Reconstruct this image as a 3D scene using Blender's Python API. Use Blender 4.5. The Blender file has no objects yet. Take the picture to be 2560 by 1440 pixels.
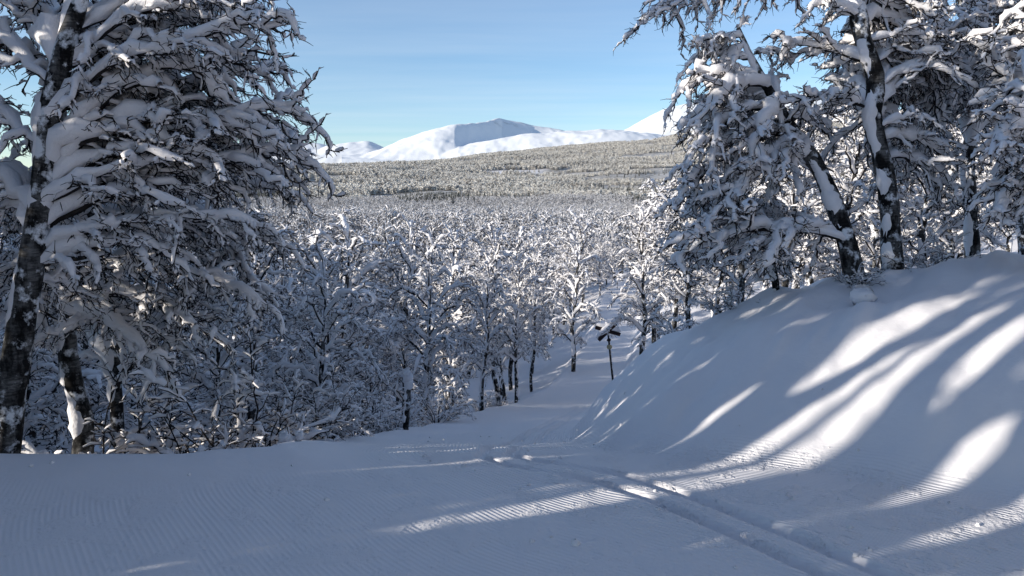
import bpy, math, random
import numpy as np
from mathutils import Vector

# ---------------------------------------------------------------- camera, sky, sun, exposure
scene = bpy.context.scene
col = scene.collection
EYE = 1.75
PITCH = math.radians(7.7)
F = 1850.0                      # focal length in pixels of a 2560 px wide frame
cam_d = bpy.data.cameras.new("camera")
cam_d.sensor_width = 36.0
cam_d.lens = 36.0 * F / 2560.0
cam_d.clip_start = 0.1
cam_d.clip_end = 30000
cam = bpy.data.objects.new("camera", cam_d)
cam.location = (0, 0, EYE)
cam.rotation_euler = (math.radians(90) - PITCH, 0, 0)
col.objects.link(cam)
scene.camera = cam

SUN_EL = math.radians(14.0)
SUN_H = Vector((-0.925, -0.38))          # horizontal direction towards the sun
SUN_H.normalize()
to_sun = Vector((SUN_H.x * math.cos(SUN_EL), SUN_H.y * math.cos(SUN_EL), math.sin(SUN_EL)))

world = bpy.data.worlds.new("World")
scene.world = world
world.use_nodes = True
nt = world.node_tree
nt.nodes.clear()
sky = nt.nodes.new("ShaderNodeTexSky")
sky.sky_type = 'NISHITA'
sky.sun_disc = False
sky.sun_elevation = SUN_EL
sky.sun_rotation = math.atan2(SUN_H.x, SUN_H.y)
sky.altitude = 900
sky.air_density = 1.0
sky.dust_density = 0.0
sky.ozone_density = 3.5
bg = nt.nodes.new("ShaderNodeBackground")
bg.inputs["Strength"].default_value = 0.15
wo = nt.nodes.new("ShaderNodeOutputWorld")
# thin cirrus streaks: noise on the sky direction projected to a high plane
tc = nt.nodes.new("ShaderNodeTexCoord")
sp = nt.nodes.new("ShaderNodeSeparateXYZ")
nt.links.new(tc.outputs["Generated"], sp.inputs[0])
mx = nt.nodes.new("ShaderNodeMath"); mx.operation = 'MAXIMUM'; mx.inputs[1].default_value = 0.03
nt.links.new(sp.outputs["Z"], mx.inputs[0])
dv = nt.nodes.new("ShaderNodeVectorMath"); dv.operation = 'DIVIDE'
cb = nt.nodes.new("ShaderNodeCombineXYZ")
for i in range(3):
    nt.links.new(mx.outputs[0], cb.inputs[i])
nt.links.new(tc.outputs["Generated"], dv.inputs[0]); nt.links.new(cb.outputs[0], dv.inputs[1])
mp = nt.nodes.new("ShaderNodeMapping")
mp.inputs["Rotation"].default_value = (0, 0, math.radians(-12))
mp.inputs["Scale"].default_value = (0.16, 0.55, 1)
nt.links.new(dv.outputs[0], mp.inputs[0])
nz = nt.nodes.new("ShaderNodeTexNoise")
nz.inputs["Scale"].default_value = 1.5; nz.inputs["Detail"].default_value = 5; nz.inputs["Roughness"].default_value = 0.55
nt.links.new(mp.outputs[0], nz.inputs["Vector"])
rp = nt.nodes.new("ShaderNodeMapRange")
rp.inputs["From Min"].default_value = 0.35; rp.inputs["From Max"].default_value = 0.85
rp.inputs["To Min"].default_value = 0.05; rp.inputs["To Max"].default_value = 0.24
nt.links.new(nz.outputs[0], rp.inputs["Value"])
mixc = nt.nodes.new("ShaderNodeMix"); mixc.data_type = 'RGBA'
mixc.inputs["B"].default_value = (5.4, 5.6, 5.8, 1)
nt.links.new(rp.outputs[0], mixc.inputs["Factor"])
nt.links.new(sky.outputs[0], mixc.inputs["A"])
nt.links.new(mixc.outputs["Result"], bg.inputs["Color"])
nt.links.new(bg.outputs[0], wo.inputs["Surface"])

sun_d = bpy.data.lights.new("sun", 'SUN')
sun_d.energy = 5.0
sun_d.angle = math.radians(0.53)
sun_d.color = (1.0, 0.93, 0.82)
sun = bpy.data.objects.new("sun", sun_d)
sun.rotation_euler = to_sun.to_track_quat('Z', 'Y').to_euler()
sun.location = (-30, -12, 20)
col.objects.link(sun)

scene.view_settings.view_transform = 'Standard'
scene.view_settings.look = 'None'
scene.view_settings.gamma = 1.0
scene.view_settings.exposure = 0.33
scene.cycles.max_bounces = 5
scene.cycles.diffuse_bounces = 3
scene.cycles.glossy_bounces = 1
scene.cycles.transmission_bounces = 2
scene.cycles.caustics_reflective = False
scene.cycles.caustics_refractive = False

# ---------------------------------------------------------------- helpers
rng = np.random.default_rng(7)
UP = np.array([0, 0, 1.0])


def pix(x, y, d):
    """point at depth d (metres along the view axis) seen at photo pixel x, y"""
    xv = (x - 1280) / F
    yv = (y - 720) / F
    c, s = math.cos(PITCH), math.sin(PITCH)
    return np.array([xv * d, d * (c - yv * s), EYE - d * (s + yv * c)])


def link(o, parent=None):
    col.objects.link(o)
    if parent is not None:
        o.parent = parent
    return o


def tag(o, label=None, cat=None, group=None, kind=None):
    if label: o["label"] = label
    if cat: o["category"] = cat
    if group: o["group"] = group
    if kind: o["kind"] = kind
    return o


def empty(name, loc=(0, 0, 0)):
    o = bpy.data.objects.new(name, None)
    o.location = loc
    o.empty_display_size = 0.2
    return link(o)


def raw_mesh(name, verts, quads, mats, midx=None, smooth=True):
    me = bpy.data.meshes.new(name)
    verts = np.ascontiguousarray(verts, dtype=np.float32)
    quads = np.ascontiguousarray(quads, dtype=np.int32)
    n, k = quads.shape
    me.vertices.add(len(verts)); me.vertices.foreach_set("co", verts.ravel())
    me.loops.add(n * k); me.loops.foreach_set("vertex_index", quads.ravel())
    me.polygons.add(n)
    me.polygons.foreach_set("loop_start", np.arange(0, n * k, k, dtype=np.int32))
    me.polygons.foreach_set("use_smooth", np.full(n, smooth, dtype=bool))
    for m in mats:
        me.materials.append(m)
    if midx is not None:
        me.polygons.foreach_set("material_index", np.ascontiguousarray(midx, dtype=np.int32))
    me.update(calc_edges=True)
    return me


class Acc:
    """collects quad patches with a material index"""
    def __init__(self):
        self.v, self.q, self.m, self.n = [], [], [], 0

    def add(self, v, q, m=0):
        if len(v) == 0: return
        self.v.append(v); self.q.append(q + self.n); self.m.append(np.full(len(q), m)); self.n += len(v)

    def mesh(self, name, mats):
        return raw_mesh(name, np.concatenate(self.v), np.concatenate(self.q), mats, np.concatenate(self.m))

    def tris(self):
        return 2 * sum(len(q) for q in self.q)


def nrm(a):
    return a / np.maximum(np.linalg.norm(a, axis=-1, keepdims=True), 1e-9)


def ring_quads(N, n, sides):
    i = np.arange(N)[:, None, None] * (n * sides)
    j = np.arange(n - 1)[None, :, None] * sides
    k = np.arange(sides)[None, None, :]
    k2 = (k + 1) % sides
    a = i + j + k; b = i + j + k2
    return np.stack([a, b, b + sides, a + sides], -1).reshape(-1, 4)


def tangents(P):
    T = np.empty_like(P)
    T[:, 1:-1] = P[:, 2:] - P[:, :-2]
    T[:, 0] = P[:, 1] - P[:, 0]
    T[:, -1] = P[:, -1] - P[:, -2]
    return nrm(T)


def tube(P, R, sides):
    """P [N,n,3] polylines, R [N,n] radii"""
    N, n, _ = P.shape
    if N == 0: return np.zeros((0, 3)), np.zeros((0, 4), int)
    T = tangents(P)
    ref = np.where(np.abs(nrm(P[:, -1] - P[:, 0])[:, 2:3]) > 0.8, np.array([[1.0, 0, 0]]), UP[None])[:, None, :]
    A = nrm(ref - (ref * T).sum(-1, keepdims=True) * T)
    B = np.cross(T, A)
    ph = np.arange(sides) / sides * 2 * math.pi
    V = P[:, :, None] + R[:, :, None, None] * (A[:, :, None] * np.cos(ph)[None, None, :, None] + B[:, :, None] * np.sin(ph)[None, None, :, None])
    return V.reshape(-1, 3), ring_quads(N, n, sides)


def lumps(N, n, lo, hi, r):
    a = r.uniform(0, 1, (N, n))
    b = 0.5 * a + 0.25 * np.roll(a, 1, 1) + 0.25 * np.roll(a, -1, 1)
    return lo + (hi - lo) * (b * 0.75 + 0.25 * a)


def snow_tube(P, R, size, sides, r, lo=0.35, hi=1.5, keep=1.0, prof=None, rough=0.14):
    """a load of snow lying along the top of each branch"""
    N, n, _ = P.shape
    if N == 0: return np.zeros((0, 3)), np.zeros((0, 4), int)
    if keep < 1:
        k = r.uniform(0, 1, N) < keep
        P, R = P[k], R[k]
        size = size[k] if isinstance(size, np.ndarray) else size
        N = len(P)
    T = tangents(P)
    A = UP - T[..., 2:3] * T
    flat = np.linalg.norm(A, axis=-1)
    A = nrm(A + np.array([1e-4, 0, 0]))
    B = np.cross(T, A)
    load = 0.3 + 0.7 * flat
    sz = size[:, None] if isinstance(size, np.ndarray) else size
    L = lumps(N, n, lo, hi, r) * load * sz
    w = L * r.uniform(0.75, 1.1, (N, 1)) + R * 0.9
    h = L * r.uniform(0.8, 1.25, (N, 1)) + R * 0.3
    end = np.ones(n); end[0] = 0.6; end[-1] = 0.6
    w = w * end; h = h * end
    if prof is not None:
        w = w * prof; h = h * prof
    jit = np.clip(1 + r.normal(0, rough, (N, n, sides)), 0.5, 1.6)
    off = h - 0.35 * R
    ph = np.arange(sides) / sides * 2 * math.pi + 0.3
    V = (P[:, :, None] + A[:, :, None] * (off[:, :, None] + h[:, :, None] * np.sin(ph) * jit)[..., None]
         + B[:, :, None] * (w[:, :, None] * np.cos(ph) * jit)[..., None])
    return V.reshape(-1, 3), ring_quads(N, n, sides)


def grow(P0, D, L, n, wander, droop, r):
    """polylines from P0 along D with random wander and a pull downwards"""
    N = len(P0)
    P = np.empty((N, n, 3)); P[:, 0] = P0
    d = nrm(D); st = (L / (n - 1))[:, None]
    for i in range(1, n):
        d = nrm(d + r.normal(0, wander, (N, 3)) + np.array([0, 0, -1.0]) * droop)
        P[:, i] = P[:, i - 1] + d * st
    return P


def taper(N, n, r0, r1):
    s = np.linspace(0, 1, n)[None]
    r0 = np.broadcast_to(np.asarray(r0, float), (N,))[:, None]; r1 = np.broadcast_to(np.asarray(r1, float), (N,))[:, None]
    return r0 * (1 - s) + r1 * s


def plen(P):
    return np.linalg.norm(np.diff(P, axis=1), axis=-1).sum(1)


def children(P, ids, spacing, s0, ang, lift, length, r, shrink=0.6, cap=None):
    """start points, directions, lengths and ids of side shoots along P"""
    N, n, _ = P.shape
    L = plen(P)
    cnt = np.maximum(1, (L * (1 - s0) / spacing + r.uniform(0, 1, N)).astype(int))
    if cap: cnt = np.minimum(cnt, cap)
    idx = np.repeat(np.arange(N), cnt)
    first = np.concatenate([[0], np.cumsum(cnt)[:-1]])
    rank = np.arange(len(idx)) - first[idx]
    s = s0 + (1 - s0) * (rank + r.uniform(0.1, 0.9, len(idx))) / cnt[idx]
    x = np.clip(s, 0, 0.999) * (n - 1)
    i = x.astype(int); f = (x - i)[:, None]
    P0 = P[idx, i] * (1 - f) + P[idx, i + 1] * f
    T = tangents(P)[idx, i]
    side = np.cross(T, UP) + r.normal(0, 0.25, T.shape)
    side = nrm(side - (side * T).sum(-1, keepdims=True) * T)
    sg = np.where((rank % 2) == 0, 1.0, -1.0)[:, None]
    a = r.normal(ang, 0.22, len(idx))[:, None]
    D = T * np.cos(a) + side * sg * np.sin(a) + UP * r.normal(lift, 0.25, (len(idx), 1))
    lb = length[idx] if isinstance(length, np.ndarray) else length
    ln = lb * r.uniform(0.55, 1.25, len(idx)) * (1 - shrink * s)
    return P0, nrm(D), ln, ids[idx]


def bezier(p0, p1, p2, p3, n):
    t = np.linspace(0, 1, n)[None, :, None]
    p0, p1, p2, p3 = [a[:, None] for a in (p0, p1, p2, p3)]
    return (1 - t) ** 3 * p0 + 3 * (1 - t) ** 2 * t * p1 + 3 * (1 - t) * t ** 2 * p2 + t ** 3 * p3


def smooth_poly(pts, n):
    """catmull-rom through pts, n samples"""
    pts = np.asarray(pts, float)
    k = np.concatenate([[0], np.cumsum(np.linalg.norm(np.diff(pts, axis=0), axis=1))])
    t = np.linspace(0, k[-1], n)
    m = np.gradient(pts, k, axis=0)
    i = np.clip(np.searchsorted(k, t, side='right') - 1, 0, len(k) - 2)
    h = (k[i + 1] - k[i])[:, None]; u = ((t - k[i]) / (k[i + 1] - k[i]))[:, None]
    return ((2 * u**3 - 3 * u**2 + 1) * pts[i] + (u**3 - 2 * u**2 + u) * h * m[i]
            + (-2 * u**3 + 3 * u**2) * pts[i + 1] + (u**3 - u**2) * h * m[i + 1])


# smooth value noise for the terrain
_perm = rng.permutation(4096)
_val = rng.uniform(-1, 1, 4096)


def vnoise(x, y, seed=0):
    x = np.asarray(x, float); y = np.asarray(y, float)
    xi = np.floor(x).astype(np.int64); yi = np.floor(y).astype(np.int64)
    fx = x - xi; fy = y - yi
    fx = fx * fx * fx * (fx * (fx * 6 - 15) + 10); fy = fy * fy * fy * (fy * (fy * 6 - 15) + 10)

    def g(a, b):
        return _val[_perm[(_perm[(a + seed * 131) & 4095] + b) & 4095]]
    return ((g(xi, yi) * (1 - fx) + g(xi + 1, yi) * fx) * (1 - fy) + (g(xi, yi + 1) * (1 - fx) + g(xi + 1, yi + 1) * fx) * fy)


def fbm(x, y, oct=4, seed=0):
    a, s, o = 1.0, 1.0, 0
    for i in range(oct):
        o = o + a * vnoise(x * s, y * s, seed + i); a *= 0.5; s *= 2.03
    return o


def sstep(a, b, x):
    t = np.clip((x - a) / (b - a), 0, 1)
    return t * t * (3 - 2 * t)


# ---------------------------------------------------------------- materials
def new_mat(name):
    m = bpy.data.materials.new(name); m.use_nodes = True
    n = m.node_tree; b = n.nodes["Principled BSDF"]
    return m, n, b


def noise(n, scale, detail=3, rough=0.5, vec=None, coord="Object"):
    t = n.nodes.new("ShaderNodeTexNoise")
    t.inputs["Scale"].default_value = scale; t.inputs["Detail"].default_value = detail; t.inputs["Roughness"].default_value = rough
    if vec is None:
        c = n.nodes.new("ShaderNodeTexCoord"); vec = c.outputs[coord]
    n.links.new(vec, t.inputs["Vector"])
    return t


def ramp(n, src, stops):
    r = n.nodes.new("ShaderNodeValToRGB")
    while len(r.color_ramp.elements) < len(stops): r.color_ramp.elements.new(0.5)
    for e, (p, c) in zip(r.color_ramp.elements, stops):
        e.position = p; e.color = (*c, 1) if len(c) == 3 else c
    n.links.new(src, r.inputs[0])
    return r


def bump(n, src, strength, dist, prev=None):
    b = n.nodes.new("ShaderNodeBump")
    b.inputs["Strength"].default_value = strength; b.inputs["Distance"].default_value = dist
    n.links.new(src, b.inputs["Height"])
    if prev is not None: n.links.new(prev.outputs[0], b.inputs["Normal"])
    return b


def math_node(n, op, a, b=None):
    m = n.nodes.new("ShaderNodeMath"); m.operation = op
    for i, v in enumerate((a, b)):
        if v is None: continue
        if isinstance(v, (int, float)): m.inputs[i].default_value = v
        else: n.links.new(v, m.inputs[i])
    return m.outputs[0]


def mat_tree_snow():
    m, n, b = new_mat("tree_snow")
    b.inputs["Base Color"].default_value = (0.84, 0.815, 0.82, 1)
    b.inputs["Roughness"].default_value = 0.7
    b.inputs["Specular IOR Level"].default_value = 0.2
    t = noise(n, 40, 4, 0.6)
    bb = bump(n, t.outputs[0], 0.5, 0.02)
    n.links.new(bb.outputs[0], b.inputs["Normal"])
    return m


def mat_bark(name, dark, light, snowy):
    m, n, b = new_mat(name)
    c = n.nodes.new("ShaderNodeTexCoord")
    mp = n.nodes.new("ShaderNodeMapping"); mp.inputs["Scale"].default_value = (1, 1, 0.45)
    n.links.new(c.outputs["Object"], mp.inputs[0])
    t1 = noise(n, 9, 5, 0.65, mp.outputs[0])
    mp2 = n.nodes.new("ShaderNodeMapping"); mp2.inputs["Scale"].default_value = (1, 1, 4)
    n.links.new(c.outputs["Object"], mp2.inputs[0])
    t2 = noise(n, 14, 3, 0.6, mp2.outputs[0])
    r1 = ramp(n, t1.outputs[0], [(0.44, dark), (0.62, light)])
    r2 = ramp(n, t2.outputs[0], [(0.40, (0.25, 0.25, 0.25)), (0.55, (1, 1, 1))])
    mul = n.nodes.new("ShaderNodeMix"); mul.data_type = 'RGBA'; mul.blend_type = 'MULTIPLY'
    mul.inputs["Factor"].default_value = 0.8
    n.links.new(r1.outputs[0], mul.inputs["A"]); n.links.new(r2.outputs[0], mul.inputs["B"])
    out = mul.outputs["Result"]
    if snowy:
        # rime and blown snow stuck in patches to the bark
        t3 = noise(n, 6, 5, 0.65)
        mr = n.nodes.new("ShaderNodeMapRange")
        mr.inputs["From Min"].default_value = 0.53; mr.inputs["From Max"].default_value = 0.62
        n.links.new(t3.outputs[0], mr.inputs["Value"])
        mixs = n.nodes.new("ShaderNodeMix"); mixs.data_type = 'RGBA'
        mixs.inputs["B"].default_value = (0.75, 0.76, 0.78, 1)
        n.links.new(mr.outputs[0], mixs.inputs["Factor"]); n.links.new(out, mixs.inputs["A"])
        out = mixs.outputs["Result"]
    n.links.new(out, b.inputs["Base Color"])
    b.inputs["Roughness"].default_value = 0.85
    b.inputs["Specular IOR Level"].default_value = 0.15
    bb = bump(n, t2.outputs[0], 0.8, 0.01)
    n.links.new(bb.outputs[0], b.inputs["Normal"])
    return m


def mat_plain(name, c, rough=0.8, var=0.0, scale=5):
    m, n, b = new_mat(name)
    b.inputs["Base Color"].default_value = (*c, 1)
    b.inputs["Roughness"].default_value = rough
    b.inputs["Specular IOR Level"].default_value = 0.2
    if var:
        t = noise(n, scale, 3)
        r = ramp(n, t.outputs[0], [(0.3, tuple(v * (1 - var) for v in c)), (0.7, tuple(min(1, v * (1 + var)) for v in c))])
        n.links.new(r.outputs[0], b.inputs["Base Color"])
    return m


def mat_ground():
    m, n, b = new_mat("ground_snow")
    b.inputs["Roughness"].default_value = 0.65
    b.inputs["Specular IOR Level"].default_value = 0.25
    c = n.nodes.new("ShaderNodeTexCoord")
    at = n.nodes.new("ShaderNodeAttribute"); at.attribute_name = "lateral"
    gr = n.nodes.new("ShaderNodeAttribute"); gr.attribute_name = "groomed"
    fo = n.nodes.new("ShaderNodeAttribute"); fo.attribute_name = "wooded"
    # far wooded slopes: frosted brush over snow
    t = noise(n, 0.02, 6, 0.7, c.outputs["Object"])
    t2 = noise(n, 0.11, 3, 0.7, c.outputs["Object"])
    s = math_node(n, 'ADD', t.outputs[0], t2.outputs[0])
    rr = ramp(n, s, [(0.30, (0.27, 0.25, 0.225)), (0.62, (0.54, 0.505, 0.46))])
    rr.color_ramp.elements[1].position = 0.68
    mr = n.nodes.new("ShaderNodeMapRange"); n.links.new(s, mr.inputs[0])
    mr.inputs["From Min"].default_value = 0.7; mr.inputs["From Max"].default_value = 1.3
    n.links.new(mr.outputs[0], rr.inputs[0])
    mixc = n.nodes.new("ShaderNodeMix"); mixc.data_type = 'RGBA'
    mixc.inputs["A"].default_value = (0.80, 0.775, 0.785, 1)
    n.links.new(rr.outputs[0], mixc.inputs["B"]); n.links.new(fo.outputs["Fac"], mixc.inputs["Factor"])
    n.links.new(mixc.outputs["Result"], b.inputs["Base Color"])
    # relief: grain, soft clods, corduroy combed by the groomer
    g1 = noise(n, 60, 3, 0.6, c.outputs["Object"])
    g2 = noise(n, 7, 5, 0.6, c.outputs["Object"])
    ph = math_node(n, 'MULTIPLY', at.outputs["Fac"], 2 * math.pi / 0.030)
    w = math_node(n, 'SINE', ph)
    w = math_node(n, 'MULTIPLY', w, 0.5)
    br = noise(n, 2.6, 5, 0.65, c.outputs["Object"])
    brk = n.nodes.new("ShaderNodeMapRange"); n.links.new(br.outputs[0], brk.inputs[0])
    brk.inputs["From Min"].default_value = 0.50; brk.inputs["From Max"].default_value = 0.58
    brk.inputs["To Min"].default_value = 1.0; brk.inputs["To Max"].default_value = 0.0
    w = math_node(n, 'MULTIPLY', w, brk.outputs[0])
    w = math_node(n, 'MULTIPLY', w, gr.outputs["Fac"])
    # churned clods where the combing is broken
    g3 = noise(n, 22, 4, 0.7, c.outputs["Object"])
    inv = math_node(n, 'SUBTRACT', 1.0, brk.outputs[0])
    ch = math_node(n, 'MULTIPLY', g3.outputs[0], inv)
    ch = math_node(n, 'MULTIPLY', ch, gr.outputs["Fac"])
    b1 = bump(n, g1.outputs[0], 0.2, 0.004)
    b2 = bump(n, g2.outputs[0], 0.28, 0.03, b1)
    b3 = bump(n, w, 0.6, 0.008, b2)
    b4 = bump(n, ch, 0.7, 0.035, b3)
    n.links.new(b4.outputs[0], b.inputs["Normal"])
    return m


def mat_mountain():
    m, n, b = new_mat("mountain_snow")
    c = n.nodes.new("ShaderNodeTexCoord")
    t = noise(n, 0.004, 6, 0.65, c.outputs["Object"])
    at = n.nodes.new("ShaderNodeAttribute"); at.attribute_name = "rocky"
    mr = n.nodes.new("ShaderNodeMapRange"); n.links.new(t.outputs[0], mr.inputs[0])
    mr.inputs["From Min"].default_value = 0.55; mr.inputs["From Max"].default_value = 0.7
    f = math_node(n, 'MULTIPLY', mr.outputs[0], at.outputs["Fac"])
    mixc = n.nodes.new("ShaderNodeMix"); mixc.data_type = 'RGBA'
    mixc.inputs["A"].default_value = (0.9, 0.9, 0.9, 1); mixc.inputs["B"].default_value = (0.45, 0.44, 0.42, 1)
    n.links.new(f, mixc.inputs["Factor"])
    n.links.new(mixc.outputs["Result"], b.inputs["Base Color"])
    b.inputs["Roughness"].default_value = 0.8
    b.inputs["Specular IOR Level"].default_value = 0.1
    return m


M_SNOW = mat_tree_snow()
M_BARK = mat_bark("birch_bark", (0.012, 0.011, 0.011), (0.16, 0.155, 0.15), True)
M_TWIG = mat_plain("birch_twig", (0.022, 0.019, 0.019), 0.85, 0.4, 20)
M_FROST = mat_plain("frosted_crown", (0.78, 0.735, 0.67), 0.85, 0.25, 0.8)
_n = M_FROST.node_tree
_oi = _n.nodes.new("ShaderNodeObjectInfo")
_rr = ramp(_n, _oi.outputs["Random"], [(0.0, (0.30, 0.275, 0.25)), (0.35, (0.66, 0.62, 0.565)), (1.0, (0.86, 0.82, 0.75))])
_n.links.new(_rr.outputs[0], _n.nodes["Principled BSDF"].inputs["Base Color"])
M_FARTWIG = mat_plain("far_twigs", (0.20, 0.185, 0.17), 0.9)
M_SPRUCE = mat_plain("far_spruce", (0.05, 0.055, 0.05), 0.9, 0.4, 0.6)
M_GROUND = mat_ground()
M_MOUNT = mat_mountain()
M_BOARD = mat_plain("marker_board", (0.02, 0.012, 0.012), 0.6, 0.3, 8)  # boards are red; their silhouette darkness is put into this colour
M_POST = mat_plain("marker_post", (0.035, 0.03, 0.028), 0.8, 0.4, 12)
M_BAND = mat_plain("marker_band", (0.42, 0.36, 0.22), 0.6, 0.3, 25)

# ---------------------------------------------------------------- terrain
LEFT = np.array([(-14, 3.6), (-9, 4.3), (-3.5, 4.75), (-2.2, 4.62), (-1.5, 4.85), (-1.65, 6), (-1.75, 7.3), (-1.5, 9.8),
                 (0.05, 20.6), (3.05, 34.5), (5.5, 46.5), (7.3, 59), (9.2, 68), (15, 80), (30, 92)])
RIGHT = np.array([(9, -2.5), (6.0, 0.6), (4.4, 2.2), (3.2, 3.4), (2.1, 4.4), (1.15, 5.0), (0.62, 5.7), (0.55, 7), (0.80, 9.8),
                  (1.4, 13.6), (2.45, 20.6), (5.4, 34.5), (7.9, 46.5), (9.7, 59), (11.6, 66), (17.5, 77), (33, 88)])
COMB = RIGHT.copy()
TRACK = smooth_poly([(3.9, 0.1), (2.6, 1.84), (1.6, 3.17), (0.76, 4.29), (0.22, 4.80), (-0.08, 5.05), (-0.10, 5.6), (0.10, 7), (0.38, 9.6), (0.95, 13.6), (1.95, 20)], 60)


def sdist(x, y, poly):
    """signed distance to a polyline, positive to its right-hand side"""
    best = np.full(x.shape, 1e9); sg = np.ones(x.shape)
    for (ax, ay), (bx, by) in zip(poly[:-1], poly[1:]):
        dx, dy = bx - ax, by - ay
        t = np.clip(((x - ax) * dx + (y - ay) * dy) / (dx * dx + dy * dy), 0, 1)
        ex, ey = x - ax - t * dx, y - ay - t * dy
        d = ex * ex + ey * ey
        m = d < best
        best = np.where(m, d, best)
        cr = ex * dy - ey * dx
        sg = np.where(m & (np.abs(cr) > 1e-12), np.sign(cr), sg)
    return np.sqrt(best) * sg


_ky = np.array([-60, -20, 3.6, 4.4, 5.2, 7, 10, 14, 20.6, 28, 34.5, 42, 50, 60, 85, 150, 300, 430, 560, 700, 1000, 1500, 2200, 3200, 4200, 5500])
_kz = np.array([0.5, 0, 0, -0.03, -0.17, -0.72, -1.64, -2.72, -4.42, -5.95, -6.65, -6.9, -7.0, -7.0, -7.4, -9, -14, -15, -12, -8, 10, 40, 85, 148, 180, 205])
_yy = np.concatenate([np.linspace(-60, 120, 1800), np.geomspace(120.5, 5500, 900)])
_zz = np.interp(_yy, _ky, _kz)
for _ in range(3):
    k = np.ones(9) / 9
    _zz[4:-4] = np.convolve(_zz, k, 'valid')


def bank(l, y):
    l = np.maximum(l, 0)
    w = 1.30 - 0.55 * sstep(5.0, 8.0, y)
    return (0.92 + 0.1 * sstep(6, 9, y)) * (1 - np.exp(-(l / w) ** (1.7 - 0.4 * sstep(5.0, 8.0, y)))) + 0.20 * l - 0.10 * np.maximum(l - 40, 0) - 0.05 * np.maximum(l - 120, 0)


MOUNDS = [(pix(2050, 690, 9.5), 0.30, 0.9), (pix(2480, 735, 6.6), 0.14, 0.16), (pix(2170, 795, 6.1), 0.08, 0.28), (pix(1530, 935, 28), 0.0, 0.5),
          (pix(2380, 600, 9.2), 0.22, 0.35), (pix(2230, 745, 7.0), 0.12, 0.4), (pix(1935, 800, 8.2), 0.12, 0.25)]


def height(x, y, fine=True):
    x = np.asarray(x, float); y = np.asarray(y, float)
    z = np.interp(y, _yy, _zz)
    near = 1 - sstep(60, 140, np.hypot(x, y))
    lr = sdist(x, y, RIGHT)
    ll = -sdist(x, y, LEFT)
    r_ = np.maximum(lr + 0.55, 0)
    bw = bank(lr, y) + 0.035 * np.minimum(r_, 1.2) ** 2
    z = z + bw * np.where(lr > -0.55, 1, 0) * near
    far_right = sstep(20, 400, x - 0.12 * y) * sstep(30, 200, y)
    z = z + far_right * 28 * sstep(0, 400, x - 0.12 * y)
    # left: a soft berm, then the slope falls away under the birches
    lo = np.maximum(ll, 0)
    berm = (0.10 - 0.07 * sstep(5.0, 6.5, y)) * np.exp(-((ll - 0.05) / 0.35) ** 2)
    drop = (3.0 * (1 - np.exp(-lo / 11.0)) + 0.75 * (1 - np.exp(-lo / 0.8))) * sstep(3.0, 6.0, y)
    z = z + (berm - drop * sstep(0, 0.9, lo)) * near
    # unseen spur added west of the valley to shade the wood below the trail
    edge = -0.72 * np.maximum(y, 0) - 12
    spur = sstep(0, 16, edge - x) * sstep(3.5, 8.0, 0.925 * y - 0.38 * x) * (1 - sstep(80, 130, y))
    spur = spur * (1 - sstep(90, 160, -x))
    z = z * (1 - spur) + spur * (1.2 + 0.03 * np.clip(-x - 20, 0, 60))
    # hillside across the valley: higher towards the east
    hill = sstep(500, 3000, y)
    z = z + hill * np.clip(0.085 * x, -120, 260) * sstep(500, 3000, y)
    z = z + sstep(300, 1200, y) * 9 * fbm(x / 320, y / 320, 4, 5) + sstep(60, 250, y) * 1.6 * fbm(x / 60, y / 60, 3, 9)
    if fine:
        out = np.clip(np.maximum(lr, ll) / 0.4, 0, 1)
        soft = out * near
        z = z + soft * (0.06 * fbm(x / 0.8, y / 0.8, 3, 1) + 0.05 * sstep(4.8, 6, y) * fbm((x + y) / 1.6, (y - x) / 0.45, 3, 14) + 0.10 * fbm(x / 3.1, y / 2.6, 2, 2))
        inside = (1 - out) * near
        z = z + inside * (0.010 * fbm(x / 0.55, y / 0.55, 3, 3) + 0.02 * fbm(x / 2.5, y / 2.5, 2, 4))
        for c, a, w in MOUNDS:
            if a: z = z + a * np.exp(-((x - c[0]) ** 2 + (y - c[1]) ** 2) / (w * w))
        nearp = (np.hypot(x, y) < 22)
        if np.any(nearp):
            lt = np.abs(sdist(x[nearp], y[nearp], TRACK))
            fade = 1 - 0.85 * np.exp(-((x[nearp] - 0.32) ** 2 + (y[nearp] - 4.68) ** 2) / 0.12)
            g = np.exp(-(np.abs(lt - 0.115) / 0.040) ** 6)
            lip = np.exp(-((lt - 0.19) / 0.04) ** 2)
            zz = z[nearp]
            zz = zz + (-0.045 * g + 0.006 * lip) * fade
            z[nearp] = zz
    return z


def treeline(x, y, z):
    """positive below the edge of the woods on the far slope"""
    el = (z - EYE) / np.maximum(y, 1.0)
    px = 1280 + F * x / np.maximum(y, 1.0)
    lim = np.interp(px, [600, 800, 1000, 1300, 1500, 1650, 1900], [0.040, 0.043, 0.047, 0.053, 0.061, 0.073, 0.092])
    return lim + 0.0022 * fbm(x / 200, y / 90, 3, 21) - el


def hz(x, y):
    return float(height(np.array([x]), np.array([y]), False)[0])


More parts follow.
